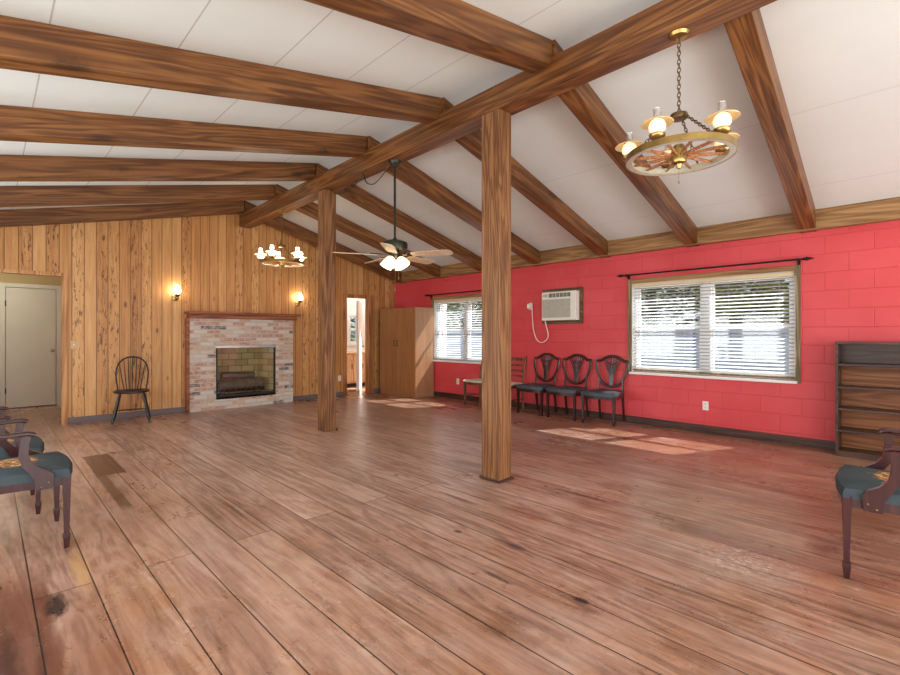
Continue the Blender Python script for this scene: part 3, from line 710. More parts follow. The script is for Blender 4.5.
# ------------------------------------------------------------------ wagon wheel chandeliers
def chandelier(drop, globe, offset):
    """origin on the underside of the ridge beam; wheel plane at z=-drop"""
    e = thing('wagon_wheel_chandelier', '', 'chandelier', (0, 0, 0), 0, 'wagon wheel chandeliers')
    R0 = 0.325; zw = -drop; zh = zw + 0.255
    MB().lathe([(0.001, -0.03), (0.02, -0.03), (0.055, -0.018), (0.065, 0.0)], (0, 0, 0), 20).build('canopy', M['brass'], e)
    def chain(a, b, link=0.036):
        m = MB(); a = Vector(a); b = Vector(b); L = (b - a).length; n = max(2, round(L / (link * 0.76))); d = (b - a).normalized()
        ref = Vector((0, 0, 1)) if abs(d.z) < 0.9 else Vector((1, 0, 0)); u = d.cross(ref).normalized(); v = d.cross(u)
        for i in range(n):
            c = a.lerp(b, (i + 0.5) / n); w_ = u if i % 2 else v
            m.tube([c + d * math.cos(q) * link * 0.5 + w_ * math.sin(q) * link * 0.28 for q in [2 * PI * k / 10 for k in range(10)]], 0.0032, 5, True)
        return m
    chain((0, 0, -0.03), (0, 0, zh + 0.02)).build('chain', M['chain'], e)
    MB().lathe([(0.01, 0.025), (0.05, 0.018), (0.055, 0.0), (0.05, -0.015), (0.02, -0.02)], (0, 0, zh), 18).build('chain_collar', M['chain'], e)
    for k in range(3):
        a = offset + math.radians(36) + k * 2 * PI / 3
        chain((0.045 * math.cos(a), 0.045 * math.sin(a), zh), (R0 * 0.93 * math.cos(a), R0 * 0.93 * math.sin(a), zw + 0.022), 0.03).build('stay_chain', M['chain'], e)
    MB().lathe([(R0 - 0.04, -0.018), (R0 - 0.004, -0.018), (R0 - 0.004, 0.018), (R0 - 0.04, 0.018), (R0 - 0.04, -0.018)], (0, 0, zw), 48, cap=False).build('wheel_rim', M['rim'], e)
    MB().lathe([(R0 - 0.004, -0.02), (R0 + 0.002, -0.02), (R0 + 0.002, 0.02), (R0 - 0.004, 0.02), (R0 - 0.004, -0.02)], (0, 0, zw), 48, cap=False).build('rim_band', M['brass'], e)
    MB().lathe([(0.001, -0.085), (0.012, -0.08), (0.02, -0.055), (0.042, -0.045), (0.048, -0.03), (0.048, 0.03), (0.04, 0.045), (0.03, 0.07), (0.001, 0.075)], (0, 0, zw), 18).build('hub', M['brass'], e)
    MB().tube([(0.0, 0, zw - 0.08), (0.001, 0, zw - 0.16)], 0.0015, 5).lathe([(0.001, -0.02), (0.005, -0.015), (0.003, 0.0)], (0, 0, zw - 0.16), 8).build('pull_chain', M['brass'], e)
    for k in range(12):
        a = k * PI / 6 + 0.1; d = Vector((math.cos(a), math.sin(a), 0)); z = Vector((0, 0, zw))
        MB().tube([d * 0.045 + z, d * 0.10 + z, d * 0.15 + z, d * 0.24 + z, d * (R0 - 0.035) + z], [0.007, 0.009, 0.011, 0.010, 0.007], 8).build('spoke', M['wheelwood'], e)
    for k in range(5):
        a = offset + k * 2 * PI / 5; c = Vector(((R0 - 0.02) * math.cos(a), (R0 - 0.02) * math.sin(a), zw + 0.02))
        lp = MB().lathe([(0.015, 0.0), (0.03, 0.004), (0.046, 0.02), (0.048, 0.036), (0.036, 0.042), (0.001, 0.042)], c, 18).build('lamp_cup', M['brass'], e)
        MB().lathe([(0.03, 0.042), (0.048, 0.065), (0.05, 0.085), (0.04, 0.112), (0.026, 0.125)], c, 18).build('glass_globe', globe, lp)
        MB().lathe([(0.026, 0.126), (0.024, 0.14), (0.022, 0.185), (0.024, 0.19)], c, 14, cap=False).build('chimney', M['chimney'] if globe is M['globe'] else globe, lp)
        MB().lathe([(0.036, 0.131), (0.085, 0.111), (0.094, 0.103), (0.092, 0.100), (0.083, 0.107), (0.036, 0.127), (0.036, 0.131)], c, 22, cap=False).build('saucer_shade', M['shade'], lp)
    return e
toW = -math.radians(44.3)
a0 = math.radians(31 - 25.7) + toW
c1 = chandelier(0.79, M['globe'], a0); c1.location = (3.22, 1.17, rz(1.17))
c1['label'] = 'large near wagon wheel chandelier with softly lit oil lamp globes'
c2 = chandelier(0.785, M['globewhite'], math.radians(27 + 19.6) + toW); c2.location = (3.22, 6.96, rz(6.96))
c2['label'] = 'distant wagon wheel chandelier with bright white lamps before the plank wall'

# ------------------------------------------------------------------ ceiling fan
fn = thing('ceiling_fan', 'dark bronze ceiling fan with pale blades and lit glass shades under ridge beam', 'ceiling fan', (3.22, 4.17, rz(4.17) - 0.06))
MB().lathe([(0.001, -0.075), (0.022, -0.072), (0.045, -0.04), (0.068, -0.008), (0.068, 0.0)], (0, 0, 0.06), 22).build('canopy', M['bronze'], fn)
MB().tube([(0, 0, 0.0), (0, 0, -0.82)], 0.0125, 12).build('downrod', M['bronze'], fn)
MB().lathe([(0.02, -0.79), (0.03, -0.805), (0.10, -0.82), (0.138, -0.84), (0.142, -0.87), (0.138, -0.905), (0.10, -0.925), (0.05, -0.935), (0.05, -0.955), (0.07, -0.96), (0.07, -0.985), (0.03, -1.0), (0.001, -1.0)], (0, 0, 0), 30).build('motor_housing', M['bronze'], fn)
for k in range(5):
    a = math.radians(119 + 6.6 + 72 * k) + toW
    m_ = Matrix.Rotation(a, 4, 'Z') @ Matrix.Translation((0, 0, -0.978)) @ Matrix.Rotation(math.radians(-12), 4, 'X')
    bl = MB(); pol = [(0.20, -0.052), (0.30, -0.062), (0.60, -0.072), (0.645, -0.060), (0.665, -0.03), (0.665, 0.03), (0.645, 0.060), (0.60, 0.072), (0.30, 0.062), (0.20, 0.052)]
    bl.prism(pol, -0.003, 0.003, 'xy'); bl.move(m_); bo = bl.build('blade', M['blade'], fn)
    ir = MB(); ir.box(0.09, 0.15, -0.016, 0.016, -0.004, 0.006, 0.002).tube(catmull([(0.14, -0.012, 0.004), (0.18, -0.045, 0.006), (0.27, -0.02, 0.006)]), 0.006, 6).tube(catmull([(0.14, 0.012, 0.004), (0.18, 0.045, 0.006), (0.27, 0.02, 0.006)]), 0.006, 6)
    ir.move(m_); ir.build('blade_iron', M['bronze'], bo)
for k in range(4):
    a = math.radians(45 + 90 * k) + toW + 0.3
    m_ = Matrix.Translation((0.045 * math.cos(a), 0.045 * math.sin(a), -0.985)) @ Matrix.Rotation(a, 4, 'Z') @ Matrix.Rotation(math.radians(145), 4, 'Y')
    fit = MB(); fit.lathe([(0.012, -0.02), (0.02, 0.0), (0.024, 0.03), (0.02, 0.035)], (0, 0, 0), 14); fit.move(m_); fo = fit.build('lamp_holder', M['bronze'], fn)
    sh = MB(); sh.lathe([(0.022, 0.03), (0.04, 0.045), (0.055, 0.075), (0.062, 0.11), (0.072, 0.135), (0.068, 0.135), (0.03, 0.12), (0.001, 0.118)], (0, 0, 0), 18, cap=False); sh.move(m_); sh.build('glass_shade', M['fanglobe'], fo)
for (x, y, L) in ((0.012, 0.01, 0.34), (0.03, -0.03, 0.22)):
    MB().tube([(x, y, -1.0), (x, y, -1.0 - L)], 0.0018, 5).lathe([(0.001, -0.03), (0.006, -0.025), (0.005, 0.0), (0.001, 0.004)], (x, y, -1.0 - L), 8).build('pull_chain', M['brass'], fn)
MB().tube(catmull([(x, y, z + 0.06 - 0.0139 * y) for x, y, z in [(-0.03, 0.05, -0.02), (-0.03, 0.2, -0.12), (-0.03, 0.36, -0.17), (-0.03, 0.5, -0.12), (-0.03, 0.57, -0.008), (-0.03, 0.66, -0.06), (-0.03, 0.85, -0.11), (-0.03, 1.05, -0.12), (-0.03, 1.2, -0.09), (-0.03, 1.30, -0.01)]], 6), 0.006, 6).build('swag_cord', M['bronze'], fn)

# ------------------------------------------------------------------ air conditioner
ac = thing('air_conditioner', 'white window air conditioner set in the red wall in a dark wood frame', 'air conditioner', (W, 4.22, 1.72))
y0, y1, z0, z1 = ACY
f = MB(); f.box(W - 0.03, W + 0.0, y0 - 0.05, y0, z0 - 0.05, z1 + 0.05, 0.003).box(W - 0.03, W, y1, y1 + 0.05, z0 - 0.05, z1 + 0.05, 0.003).box(W - 0.03, W, y0, y1, z1, z1 + 0.05, 0.003).box(W - 0.03, W, y0, y1, z0 - 0.05, z0, 0.003)
f.build('wall_frame', M['acframe'], ac, True)
xf = W - 0.13
MB().box(xf, W + 0.3, y0 + 0.004, y1 - 0.004, z0 + 0.004, z1 - 0.004, 0.012).build('casing', M['acwhite'], ac, True)
gr = MB(); gz0, gz1, gy0, gy1 = z0 + 0.05, z1 - 0.125, y0 + 0.10, y1 - 0.03
gr.box(xf - 0.004, xf + 0.01, gy0, gy1, gz0, gz1)
n = 14
for i in range(n):
    z = gz0 + (gz1 - gz0) * (i + 0.5) / n; gr.box(xf - 0.010, xf, gy0, gy1, z - 0.005, z + 0.005)
for i in range(5):
    y = gy0 + (gy1 - gy0) * i / 4; gr.box(xf - 0.011, xf, y - 0.003, y + 0.003, gz0, gz1)
gr.build('intake_grille', M['acgrille'], ac, True)
v_ = MB(); n = 6
for i in range(n):
    a = y0 + 0.10 + i * 0.068
    v_.box(xf - 0.004, xf + 0.002, a, a + 0.056, z1 - 0.095, z1 - 0.03, 0.002)
v_.build('air_outlet', M['dark'], ac, True)
lv = MB()
for i in range(n):
    for q in range(3):
        a = y0 + 0.10 + i * 0.068 + 0.012 + q * 0.015; lv.box(xf - 0.008, xf - 0.003, a, a + 0.004, z1 - 0.093, z1 - 0.032)
lv.build('louvre', M['acgrille'], ac, True)
MB().box(xf - 0.003, xf + 0.002, y1 - 0.12, y1 - 0.03, z1 - 0.085, z1 - 0.04, 0.002).build('control_panel', M['acgrille'], ac, True)
cd = MB(); cd.tube(catmull([(xf + 0.02, y1 - 0.05, z0 + 0.02), (W - 0.08, y1 - 0.06, z0 - 0.08), (W - 0.04, y1 - 0.07, z0 - 0.25), (W - 0.03, y1 + 0.02, z0 - 0.345), (W - 0.03, y1 + 0.14, z0 - 0.33), (W - 0.03, y1 + 0.22, z0 - 0.18), (W - 0.03, y1 + 0.25, z0 + 0.05), (W - 0.035, y1 + 0.26, z0 + 0.26), (W - 0.04, y1 + 0.275, z0 + 0.31), (W - 0.04, y1 + 0.30, z0 + 0.29)], 6), 0.0075, 8)
co_ = cd.build('power_cord', M['plastic'], ac, True)
MB().box(W - 0.075, W - 0.014, y1 + 0.275, y1 + 0.335, z0 + 0.22, z0 + 0.30, 0.012).build('plug', M['plastic'], co_, True)

def outlet(name, label, cat, loc, facing, sw=False, group=None):
    e = thing(name, label, cat, loc, facing, group)        # plate faces local -y
    MB().box(-0.036, 0.036, -0.006, 0, -0.058, 0.058, 0.003).build('cover_plate', M['tanplastic' if sw else 'plastic'], e)
    if sw: MB().box(-0.006, 0.006, -0.016, -0.006, -0.014, 0.014, 0.003).build('toggle', M['plastic'], e)
    else:
        for z in (-0.024, 0.024):
            so = MB().box(-0.016, 0.016, -0.009, -0.006, z - 0.015, z + 0.015, 0.005).build('socket', M['plastic'], e)
            MB().box(-0.008, -0.005, -0.0098, -0.008, z - 0.006, z + 0.008).box(0.005, 0.008, -0.0098, -0.008, z - 0.006, z + 0.008).build('slot', M['dark'], so)
    return e
og = 'white wall outlets'
outlet('wall_outlet', 'white outlet low on the red wall under the wide window', 'outlet', (W, 2.09, 0.345), -PI / 2, group=og)
outlet('wall_outlet', 'white outlet low on the red wall between wardrobe and pale seated chair', 'outlet', (W, 6.60, 0.345), -PI / 2, group=og)
outlet('wall_outlet', 'white outlet low on the plank wall beside the kitchen doorway', 'outlet', (5.22, D, 0.366), 0, group=og)
outlet('wall_outlet', 'white plug box on the red wall where the air conditioner is plugged in', 'outlet', (W, 4.845, 1.75), -PI / 2, group=og)
outlet('light_switch', 'light switch on the plank wall beside the hall opening', 'switch', (0.895, D, 1.12), 0, True)

# ------------------------------------------------------------------ wardrobe and bookcase
wd = thing('wardrobe', 'tall wood laminate two door wardrobe in the corner beside the far window', 'wardrobe', (6.38, 7.86, 0))
x0, x1, y0, y1, zt = 6.12, 6.63, 7.275, 8.455, 1.82
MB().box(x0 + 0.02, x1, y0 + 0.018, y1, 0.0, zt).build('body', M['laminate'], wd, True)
MB().box(x0 + 0.02, x1, y0, y0 + 0.018, 0.0, zt, 0.001).build('side_panel', M['lamside_lit'], wd, True)
ym = (y0 + y1) / 2
for a, c, hy in ((y0 + 0.003, ym - 0.002, ym - 0.05), (ym + 0.002, y1 - 0.003, ym + 0.05)):
    dr = MB().box(x0, x0 + 0.02, a, c, 0.07, zt - 0.004, 0.002).build('door', M['laminate'], wd, True)
    MB().tube(catmull([(x0, hy, 1.03), (x0 - 0.028, hy, 1.045), (x0 - 0.028, hy, 1.135), (x0, hy, 1.15)], 4), 0.007, 8).build('handle', M['iron'], dr, True)

bc = thing('bookcase', 'dark wood open bookcase with empty shelves against the red wall', 'bookcase', (6.5, 0.25, 0))
x0, x1, y0, y1 = 6.35, 6.625, -0.25, 0.74
MB().box(x0, x1, y1 - 0.022, y1, 0, 1.165, 0.002).build('side_panel', M['book'], bc, True)
MB().box(x0, x1, y0, y0 + 0.022, 0, 1.165, 0.002).build('side_panel', M['book'], bc, True)
MB().box(x0 - 0.005, x1, y0 - 0.004, y1 + 0.004, 1.165, 1.19, 0.003).build('top', M['book'], bc, True)
MB().box(x1 - 0.012, x1, y0 + 0.022, y1 - 0.022, 0.04, 0.95).build('back_panel', M['bookback'], bc, True)
MB().box(x1 - 0.014, x1, y0 + 0.022, y1 - 0.022, 0.95, 1.165).build('upper_back_panel', M['book'], bc, True)
for z in (0.045, 0.265, 0.49, 0.713, 0.952):
    MB().box(x0 + 0.004, x1 - 0.014, y0 + 0.022, y1 - 0.022, z - 0.012, z + 0.012, 0.002).build('shelf', M['book'], bc, True)
MB().box(x0 + 0.01, x0 + 0.025, y0 + 0.022, y1 - 0.022, 0, 0.033).build('kick_board', M['book'], bc, True)

# ------------------------------------------------------------------ chairs (local: front is +x, width along y)
def seat_pad(xf, xb, wf, wb, z0, z1, bow=0.03, crown=0.02):
    n = 14; m = MB(); rows = []
    out = []
    for i in range(n + 1):
        y = -1 + 2 * i / n; out.append((xf + bow * (1 - y * y) , y * wf / 2))
    back = [(xb, wb / 2), (xb, -wb / 2)]
    loop = out + back
    c = Vector(((xf + xb) / 2, 0, 0))
    lv = [(1.0, z0), (1.0, z0 + (z1 - z0) * 0.55), (0.965, z1 - 0.006), (0.90, z1), (0.6, z1 + crown * 0.7), (0.3, z1 + crown)]
    for s_, z in lv:
        rows.append([m.b.verts.new((c.x + (x - c.x) * s_, y * s_, z)) for x, y in loop])
    L = len(loop)
    for A, B in zip(rows, rows[1:]):
        for i in range(L): m.b.faces.new((A[i], A[(i + 1) % L], B[(i + 1) % L], B[i]))
    m.b.faces.new(rows[0][::-1]); m.b.faces.new(rows[-1])
    return m

def shield_chair(name, label, wood_, fab, arms, group):
    e = thing(name, label, 'armchair' if arms else 'chair', (0, 0, 0), 0, group)
    wf, wb, xf, xb = (0.60, 0.48, 0.26, -0.24) if arms else (0.50, 0.40, 0.24, -0.20)
    zs = 0.44 if arms else 0.425; up = (1, 0, 0)
    seat_pad(xf - 0.005, xb + 0.03, wf + 0.005, wb, zs - 0.02, zs + 0.035, 0.035, 0.02).build('seat', fab, e)
    fr = MB(); h0, h1 = zs - 0.065, zs - 0.015
    pf = [(xf - 0.008 + 0.03 * (1 - (q / 6) ** 2), q / 6 * (wf / 2 - 0.01)) for q in range(-6, 7)]
    pb = [(x - 0.03, y) for x, y in pf]
    fr.prism(pf + pb[::-1], h0, h1, 'xy')
    for s in (-1, 1):
        o1 = (xf - 0.01, s * (wf / 2 - 0.008)); o2 = (xb, s * (wb / 2 - 0.008)); i2 = (xb, s * (wb / 2 - 0.038)); i1 = (xf - 0.01, s * (wf / 2 - 0.038))
        fr.prism([o1, o2, i2, i1], h0, h1, 'xy')
    fr.box(xb, xb + 0.025, -wb / 2 + 0.02, wb / 2 - 0.02, h0, h1)
    fr.build('seat_frame', wood_, e)
    for s in (-1, 1):
        y = s * (wf / 2 - 0.022); x = xf - 0.02
        lg = MB(); lg.taper((x, y, 0.075), (x, y, h1 + 0.01), 0.024, 0.042).taper((x, y, 0.062), (x, y, 0.085), 0.036, 0.036).taper((x, y, 0.0), (x, y, 0.064), 0.022, 0.034)
        lg.build('leg', wood_, e)
        y = s * (wb / 2 - 0.02)
        lg = MB(); lg.tube([(xb - (0.10 if arms else 0.05), y, 0.0), (xb - 0.03, y, 0.15), (xb - 0.005, y, 0.32), (xb + 0.005, y, zs)], [0.016, 0.018, 0.021, 0.022], 4, nrm=(1, 0, 0))
        lg.build('leg', wood_, e)
    # shield back, leaning
    lean = math.radians(11 if arms else 6.5); zb = zs + 0.01; sc = 1.12 if arms else 1.0
    B = Matrix.Translation((xb + 0.005, 0, zb)) @ Matrix.Rotation(-lean, 4, 'Y')
    def P(y, z): return B @ Vector((0, y * sc, z))
    half = [(0.0, 0.515), (0.06, 0.508), (0.12, 0.48), (0.18, 0.447), (0.232, 0.44), (0.236, 0.40), (0.228, 0.32), (0.198, 0.22), (0.145, 0.135), (0.075, 0.085), (0.0, 0.07)]
    loop = [P(y, z) for y, z in half] + [P(-y, z) for y, z in half[-2:0:-1]]
    bk = MB(); bk.tube(catmull(loop, 4, True), 0.019, 6, True, flat=(0.75, 1.05), nrm=(1, 0, 0.2))
    bk.build('shield_back', wood_, e)
    st = MB()
    for s in (-1, 1):
        yy = s * (wb / 2 - 0.02)
        st.tube(catmull([(xb + 0.005, yy, zs - 0.03), tuple(P(yy / sc, 0.07)), tuple(P(yy / sc * 0.98, 0.14)), tuple(P(s * 0.185, 0.205))], 4), 0.017, 6, nrm=(1, 0, 0))
    st.build('back_upright', wood_, e)
    sp = MB()
    for q in range(-3, 4):
        pts = [P(q * 0.006, 0.08), P(q * 0.008, 0.16), P(q * 0.012, 0.25), P(q * 0.022, 0.34), P(q * 0.035, 0.42), P(q * 0.040, 0.497 - abs(q) * 0.010)]
        sp.tube(catmull(pts, 4), 0.0075, 6, flat=(0.8, 1.15), nrm=(1, 0, 0.2))
    sp.tube([P(-0.075, 0.42), P(0, 0.385), P(0.075, 0.42)], 0.008, 6, nrm=(1, 0, 0.2))
    sp.tube([P(0, 0.24), P(0, 0.27), P(0, 0.31)], [0.008, 0.026, 0.010], 8, flat=(0.4, 1), nrm=(1, 0, 0.2))
    sp.build('splat', wood_, e)
    if arms:
        for s in (-1, 1):
            yo = s * (wf / 2 - 0.03)
            prof = [(xf - 0.085, zs - 0.068), (xf - 0.078, zs + 0.012), (xf - 0.10, zs + 0.035), (xf - 0.145, zs + 0.06), (xf - 0.178, zs + 0.10), (xf - 0.19, zs + 0.15), (xf - 0.188, zs + 0.20), (xf - 0.18, zs + 0.245),
                    (xf - 0.222, zs + 0.245), (xf - 0.228, zs + 0.19), (xf - 0.232, zs + 0.13), (xf - 0.215, zs + 0.075), (xf - 0.185, zs + 0.03), (xf - 0.165, zs - 0.01), (xf - 0.160, zs - 0.068)]
            a_ = MB(); a_.prism(prof, yo + s * 0.0, yo + s * 0.036, 'xz')
            su = a_.build('arm_support', wood_, e)
            bt = MB()
            for (bx, bz) in ((xf - 0.102, zs - 0.03), (xf - 0.135, zs - 0.052)): bt.lathe([(0.001, 0.004), (0.004, 0.002), (0.005, 0.0)], (bx, yo + s * 0.036, bz), 8, Matrix.Rotation(-s * PI / 2, 4, 'X'))
            bt.build('screw_head', M['brass'], su)
            yb = s * 0.235 * sc; pb_ = P(s * 0.225, 0.30)
            ar = MB(); ar.tube(catmull([(xf - 0.165, yo + s * 0.018, zs + 0.25), (xf - 0.20, yo + s * 0.022, zs + 0.262), (xf - 0.32, yo + s * 0.02, zs + 0.262), tuple(pb_ + Vector((0.05, 0, 0))), tuple(pb_)], 4), 0.02, 8, flat=(0.7, 1.05), nrm=(0, 0, 1))
            ar.build('arm', wood_, e)
    return e

# three shield-back side chairs along the red wall
sg = 'dark shield back chairs by the red wall'
ch = shield_chair('shield_back_chair', '', M['mahog'], M['blueseat'], False, sg)
spots = [(6.365, 3.335, PI + 0.06, 'dark shield back chair beside the wide window, at that end of the row'),
         (6.37, 3.93, PI + 0.02, 'dark shield back chair in the middle of the row of three'),
         (6.375, 4.50, PI, 'dark shield back chair below the air conditioner, next to the brown ladder back chair')]
for i, (x, y, a, lb) in enumerate(spots):
    o = ch if i == 0 else copy_tree(ch)
    o.location = (x, y, 0); o.rotation_euler = (0, 0, a); o['label'] = lb

def ladder_chair():
    e = thing('ladder_back_chair', '', 'chair', (0, 0, 0), 0, 'brown ladder back chairs')
    wd_ = M['brownwood']
    seat_pad(0.22, -0.19, 0.44, 0.38, 0.425, 0.455, 0.012, 0.012).build('seat', M['paleseat'], e)
    fr = MB(); fr.box(0.18, 0.205, -0.19, 0.19, 0.375, 0.425).box(-0.19, -0.17, -0.17, 0.17, 0.375, 0.425)
    for s in (-1, 1): fr.taper((0.19, s * 0.195, 0.40), (-0.18, s * 0.17, 0.40), 0.022, 0.022, 0.05, 0.05, up=(0, 1, 0))
    fr.build('seat_frame', wd_, e)
    for s in (-1, 1):
        MB().taper((0.19, s * 0.195, 0.0), (0.19, s * 0.195, 0.425), 0.026, 0.036).build('leg', wd_, e)
        MB().tube([(-0.21, s * 0.175, 0.0), (-0.185, s * 0.175, 0.25), (-0.18, s * 0.175, 0.45), (-0.215, s * 0.18, 0.68), (-0.27, s * 0.185, 0.90)], [0.017, 0.019, 0.021, 0.018, 0.015], 6).build('leg', wd_, e)
    st = MB(); st.tube([(0.19, -0.195, 0.22), (0.19, 0.195, 0.22)], 0.010, 8)
    for s in (-1, 1): st.tube([(0.19, s * 0.195, 0.17), (-0.195, s * 0.175, 0.17)], 0.010, 8)
    st.build('stretcher', wd_, e)
    for z, h in ((0.55, 0.03), (0.64, 0.03), (0.73, 0.03), (0.835, 0.05)):
        x = -0.195 - (z - 0.5) * 0.17
        sl = MB(); sl.tube(catmull([(x, -0.18, z), (x - 0.018, 0, z + 0.006), (x, 0.18, z)], 5), h, 4, flat=(0.75, 0.25), nrm=(0, 0, 1)); sl.build('back_slat', wd_, e)
    return e
l1 = ladder_chair(); l1.location = (6.36, 5.74, 0); l1.rotation_euler = (0, 0, PI - 0.05); l1['label'] = 'brown ladder back chair with pale seat below the far window, half behind the post'
l2 = copy_tree(l1); l2.location = (6.37, 5.12, 0); l2.rotation_euler = (0, 0, PI); l2['label'] = 'brown ladder back chair with pale seat next to the row of shield back chairs'

# armchairs
ag = 'mahogany armchairs with teal needlepoint seats'
a1 = shield_chair('armchair', '', M['mahogred'], M['needle'], True, ag)
for i, (x, y, a, lb) in enumerate([(0.10, 3.885, 0.0, 'mahogany armchair with flowered teal seat, the nearer one of the two near the hall'),
                                   (0.02, 4.70, 0.0, 'mahogany armchair with teal seat, partly hidden behind another armchair and nearer the hall opening'),
                                   (3.49, 0.115, PI / 2 + 0.10, 'mahogany armchair with dark blue flowered seat in front of the bookcase')]):
    o = a1 if i == 0 else copy_tree(a1)
    o.location = (x, y, 0); o.rotation_euler = (0, 0, a); o['label'] = lb

# windsor chair
wc = thing('windsor_chair', 'black hoop back windsor chair standing by the plank wall near the fireplace', 'chair', (1.52, 8.22, 0), -PI / 2 - 0.22)
bp = M['blackpaint']
seat = MB()
n = 24; prof = [(0.90, 0.42), (1.0, 0.432), (1.0, 0.446), (0.95, 0.455), (0.6, 0.445), (0.2, 0.44)]
rows = []
for k_, z in prof:
    rows.append([seat.b.verts.new(((0.205 if math.cos(2 * PI * i / n) > 0 else 0.19) * k_ * math.cos(2 * PI * i / n), 0.225 * k_ * math.copysign(abs(math.sin(2 * PI * i / n)) ** 0.8, math.sin(2 * PI * i / n)), z)) for i in range(n)])
for A, B_ in zip(rows, rows[1:]):
    for i in range(n): seat.b.faces.new((A[i], A[(i + 1) % n], B_[(i + 1) % n], B_[i]))
seat.b.faces.new(rows[0][::-1]); seat.b.faces.new(rows[-1]); seat.build('seat', bp, wc)
def wp(y, z): return (-0.16 - (z - 0.45) * 0.2, y, z)
hoop = [wp(-0.175, 0.45), wp(-0.195, 0.60), wp(-0.20, 0.72), wp(-0.165, 0.84), wp(-0.09, 0.91), wp(0, 0.93), wp(0.09, 0.91), wp(0.165, 0.84), wp(0.20, 0.72), wp(0.195, 0.60), wp(0.175, 0.45)]
MB().tube(catmull(hoop, 5), 0.0105, 8).build('hoop', bp, wc)
for q in range(-3, 4):
    zt = 0.925 - 0.012 * q * q * 0.75; MB().tube([wp(q * 0.033, 0.445), wp(q * 0.042, 0.6), wp(q * 0.054, zt - 0.005)], [0.006, 0.0068, 0.0045], 6).build('spindle', bp, wc)
ft = {}
for sx, sy in ((1, 1), (1, -1), (-1, 1), (-1, -1)):
    a = Vector((sx * 0.12, sy * 0.14, 0.425)); b_ = Vector((sx * 0.205, sy * 0.225, 0.0)); ft[(sx, sy)] = (a, b_)
    MB().tube([a, a.lerp(b_, 0.15), a.lerp(b_, 0.3), a.lerp(b_, 0.36), a.lerp(b_, 0.55), a.lerp(b_, 0.8), b_], [0.013, 0.017, 0.019, 0.014, 0.02, 0.016, 0.011], 10).build('leg', bp, wc)
sm = {sy: (ft[(1, sy)][0].lerp(ft[(1, sy)][1], 0.6), ft[(-1, sy)][0].lerp(ft[(-1, sy)][1], 0.6)) for sy in (1, -1)}
st = MB()
for sy in (1, -1):
    p_, q_ = sm[sy]; st.tube([p_, p_.lerp(q_, 0.5), q_], [0.008, 0.012, 0.008], 8)
st.tube([sm[1][0].lerp(sm[1][1], 0.5), (sm[1][0] + sm[1][1] + sm[-1][0] + sm[-1][1]) / 4, sm[-1][0].lerp(sm[-1][1], 0.5)], [0.008, 0.012, 0.008], 8)
st.build('stretcher', bp, wc)

# ------------------------------------------------------------------ outdoors
gd = MB().box(W + 0.25, 60, -30, 50, -0.35, -0.25); o = gd.build('ground_outside', M['grass'], kind='structure')
fe = thing('garden_fence', 'pale blue white board fence outside the windows', 'fence', (9.6, 5, -0.25))
b = MB()
for i in range(90):
    y = -4 + i * 0.2; b.box(9.6, 9.62, y, y + 0.192, -0.22, 1.42, 0.003)
b.build('boards', M['fence'], fe, True)
b = MB()
for z in (0.0, 1.3): b.box(9.55, 9.6, -4, 14, z, z + 0.09)
b.build('rail', M['fence'], fe, True)
for i in range(8): MB().box(9.5, 9.6, -4 + i * 2.4, -3.9 + i * 2.4, -0.25, 1.47, 0.004).build('fence_post', M['fence'], fe, True)

def tree(x, y, h, r, mat, label, seed, n=5200, sz=0.17):
    q = random.Random(seed); e = thing('tree', label, 'tree', (x, y, -0.25), 0, 'trees beyond the fence')
    tk = MB(); tk.tube([(0, 0, 0), (0.05, 0.03, h * 0.35), (-0.03, 0.08, h * 0.8)], [0.13, 0.1, 0.04], 8)
    for k in range(7):
        a = q.uniform(0, 2 * PI); z = h * q.uniform(0.25, 0.6)
        tk.tube([(0.02, 0.02, z), (r * 0.4 * math.cos(a), r * 0.4 * math.sin(a), z + h * 0.15), (r * 0.75 * math.cos(a), r * 0.75 * math.sin(a), z + h * 0.28)], [0.04, 0.028, 0.012], 6)
    tk.build('trunk', M['trunk'], e)
    m = MB(); cl_ = [(q.gauss(0, r * 0.45), q.gauss(0, r * 0.45), h * q.uniform(0.28, 1.0)) for _ in range(34)]
    for _ in range(n):
        c = q.choice(cl_); p_ = Vector((c[0] + q.gauss(0, r * 0.2), c[1] + q.gauss(0, r * 0.2), max(0.1, c[2] + q.gauss(0, r * 0.2))))
        R_ = Matrix.Rotation(q.uniform(0, 2 * PI), 3, 'Z') @ Matrix.Rotation(q.uniform(-1.2, 1.2), 3, 'X'); s_ = sz * q.uniform(0.6, 1.5)
        m.quad(*[p_ + R_ @ Vector(v_) * s_ for v_ in ((-0.3, 0, 0), (0.0, -0.16, 0.03), (0.7, 0, 0), (0.0, 0.16, 0.03))])
    m.build('foliage', mat, e, smooth=False)
tl = [(11.6, 2.4, 4.2, 1.5, 'leafa', 'olive leafy tree seen through the wide window, on its far pane'), (11.9, 0.4, 4.6, 1.5, 'leafa', 'olive leafy tree seen through the wide window, on the pane nearer the bookcase'),
      (12.6, 5.2, 4.8, 1.7, 'leafb', 'dark leafy tree beyond the fence past the wide window edge'), (11.8, 9.2, 4.2, 1.6, 'leafb', 'dark leafy tree seen through the far window near the post'),
      (12.2, 11.6, 4.6, 1.7, 'leafb', 'dark leafy tree seen through the far window near the wardrobe'), (13.6, 3.6, 5.4, 2.0, 'leafb', 'tall dark tree standing behind the olive trees')]
for i, (x, y, h, r, m_, lb) in enumerate(tl): tree(x, y, h, r, M[m_], lb, 11 + i)
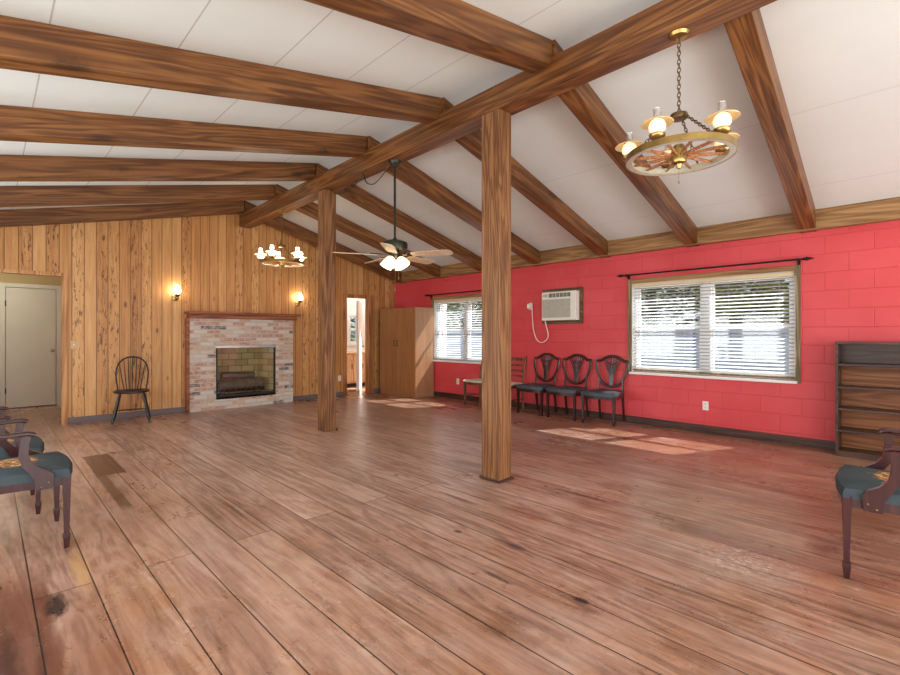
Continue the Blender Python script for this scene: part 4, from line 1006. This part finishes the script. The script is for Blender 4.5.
tree(9.6, 14.5, 4.0, 1.6, M['leafb'], 'dark tree seen through the small kitchen window', 40)

# ------------------------------------------------------------------ light
wo = bpy.data.worlds.new('sky'); S.world = wo; wo.use_nodes = True
bg = wo.node_tree.nodes['Background']; bg.inputs[0].default_value = (0.93, 0.96, 1.0, 1); bg.inputs[1].default_value = 0.6
def light(name, typ, loc, energy, color=(1, 1, 1), **kw):
    l = bpy.data.lights.new(name, typ); l.energy = energy; l.color = color
    for k_, v_ in kw.items(): setattr(l, k_, v_)
    o = bpy.data.objects.new(name, l); COL.objects.link(o); o.location = loc; return o
sun = light('sun', 'SUN', (20, 0, 20), 16.0, (1.0, 0.96, 0.90), angle=math.radians(0.6))
sd = Vector((-1, 0.45, -1.17)); sun.rotation_euler = sd.to_track_quat('-Z', 'Y').to_euler()
light('kitchen_fill', 'POINT', (6.9, 9.5, 2.35), 20, (1, 0.96, 0.9), shadow_soft_size=0.15)  # unseen lamp added to brighten the kitchen
light('hall_lamp', 'POINT', (-0.3, 10.2, 2.3), 16, (0.95, 1.0, 0.85), shadow_soft_size=0.15)

def area(name, loc, aim, sx, sy, energy, color):
    o = light(name, 'AREA', loc, energy, color, shape='RECTANGLE', size=sx, size_y=sy)
    o.rotation_euler = Vector(aim).to_track_quat('-Z', 'Y').to_euler(); return o
# added fill lamps, unseen: one behind the camera, a row along the left wall
area('fill_end', (2.7, -2.9, 1.1), (0, 1, 0.5), 7.4, 1.8, 165, (0.93, 1.0, 1.0))
for i in range(4): area('fill_side', (XL + 0.05, -1.4 + i * 2.6, 1.45), (1, 0, 0.15), 1.9, 1.7, 50, (0.93, 1.0, 1.0))
S.view_settings.view_transform = 'Standard'; S.view_settings.look = 'None'; S.view_settings.gamma = 1.0
S.view_settings.use_curve_mapping = False
S.view_settings.exposure = 0.6
S.cycles.max_bounces = 10; S.cycles.diffuse_bounces = 6; S.cycles.transparent_max_bounces = 16
S.cycles.use_denoising = True; S.cycles.sample_clamp_indirect = 6.0
S.cycles.caustics_reflective = False; S.cycles.caustics_refractive = False
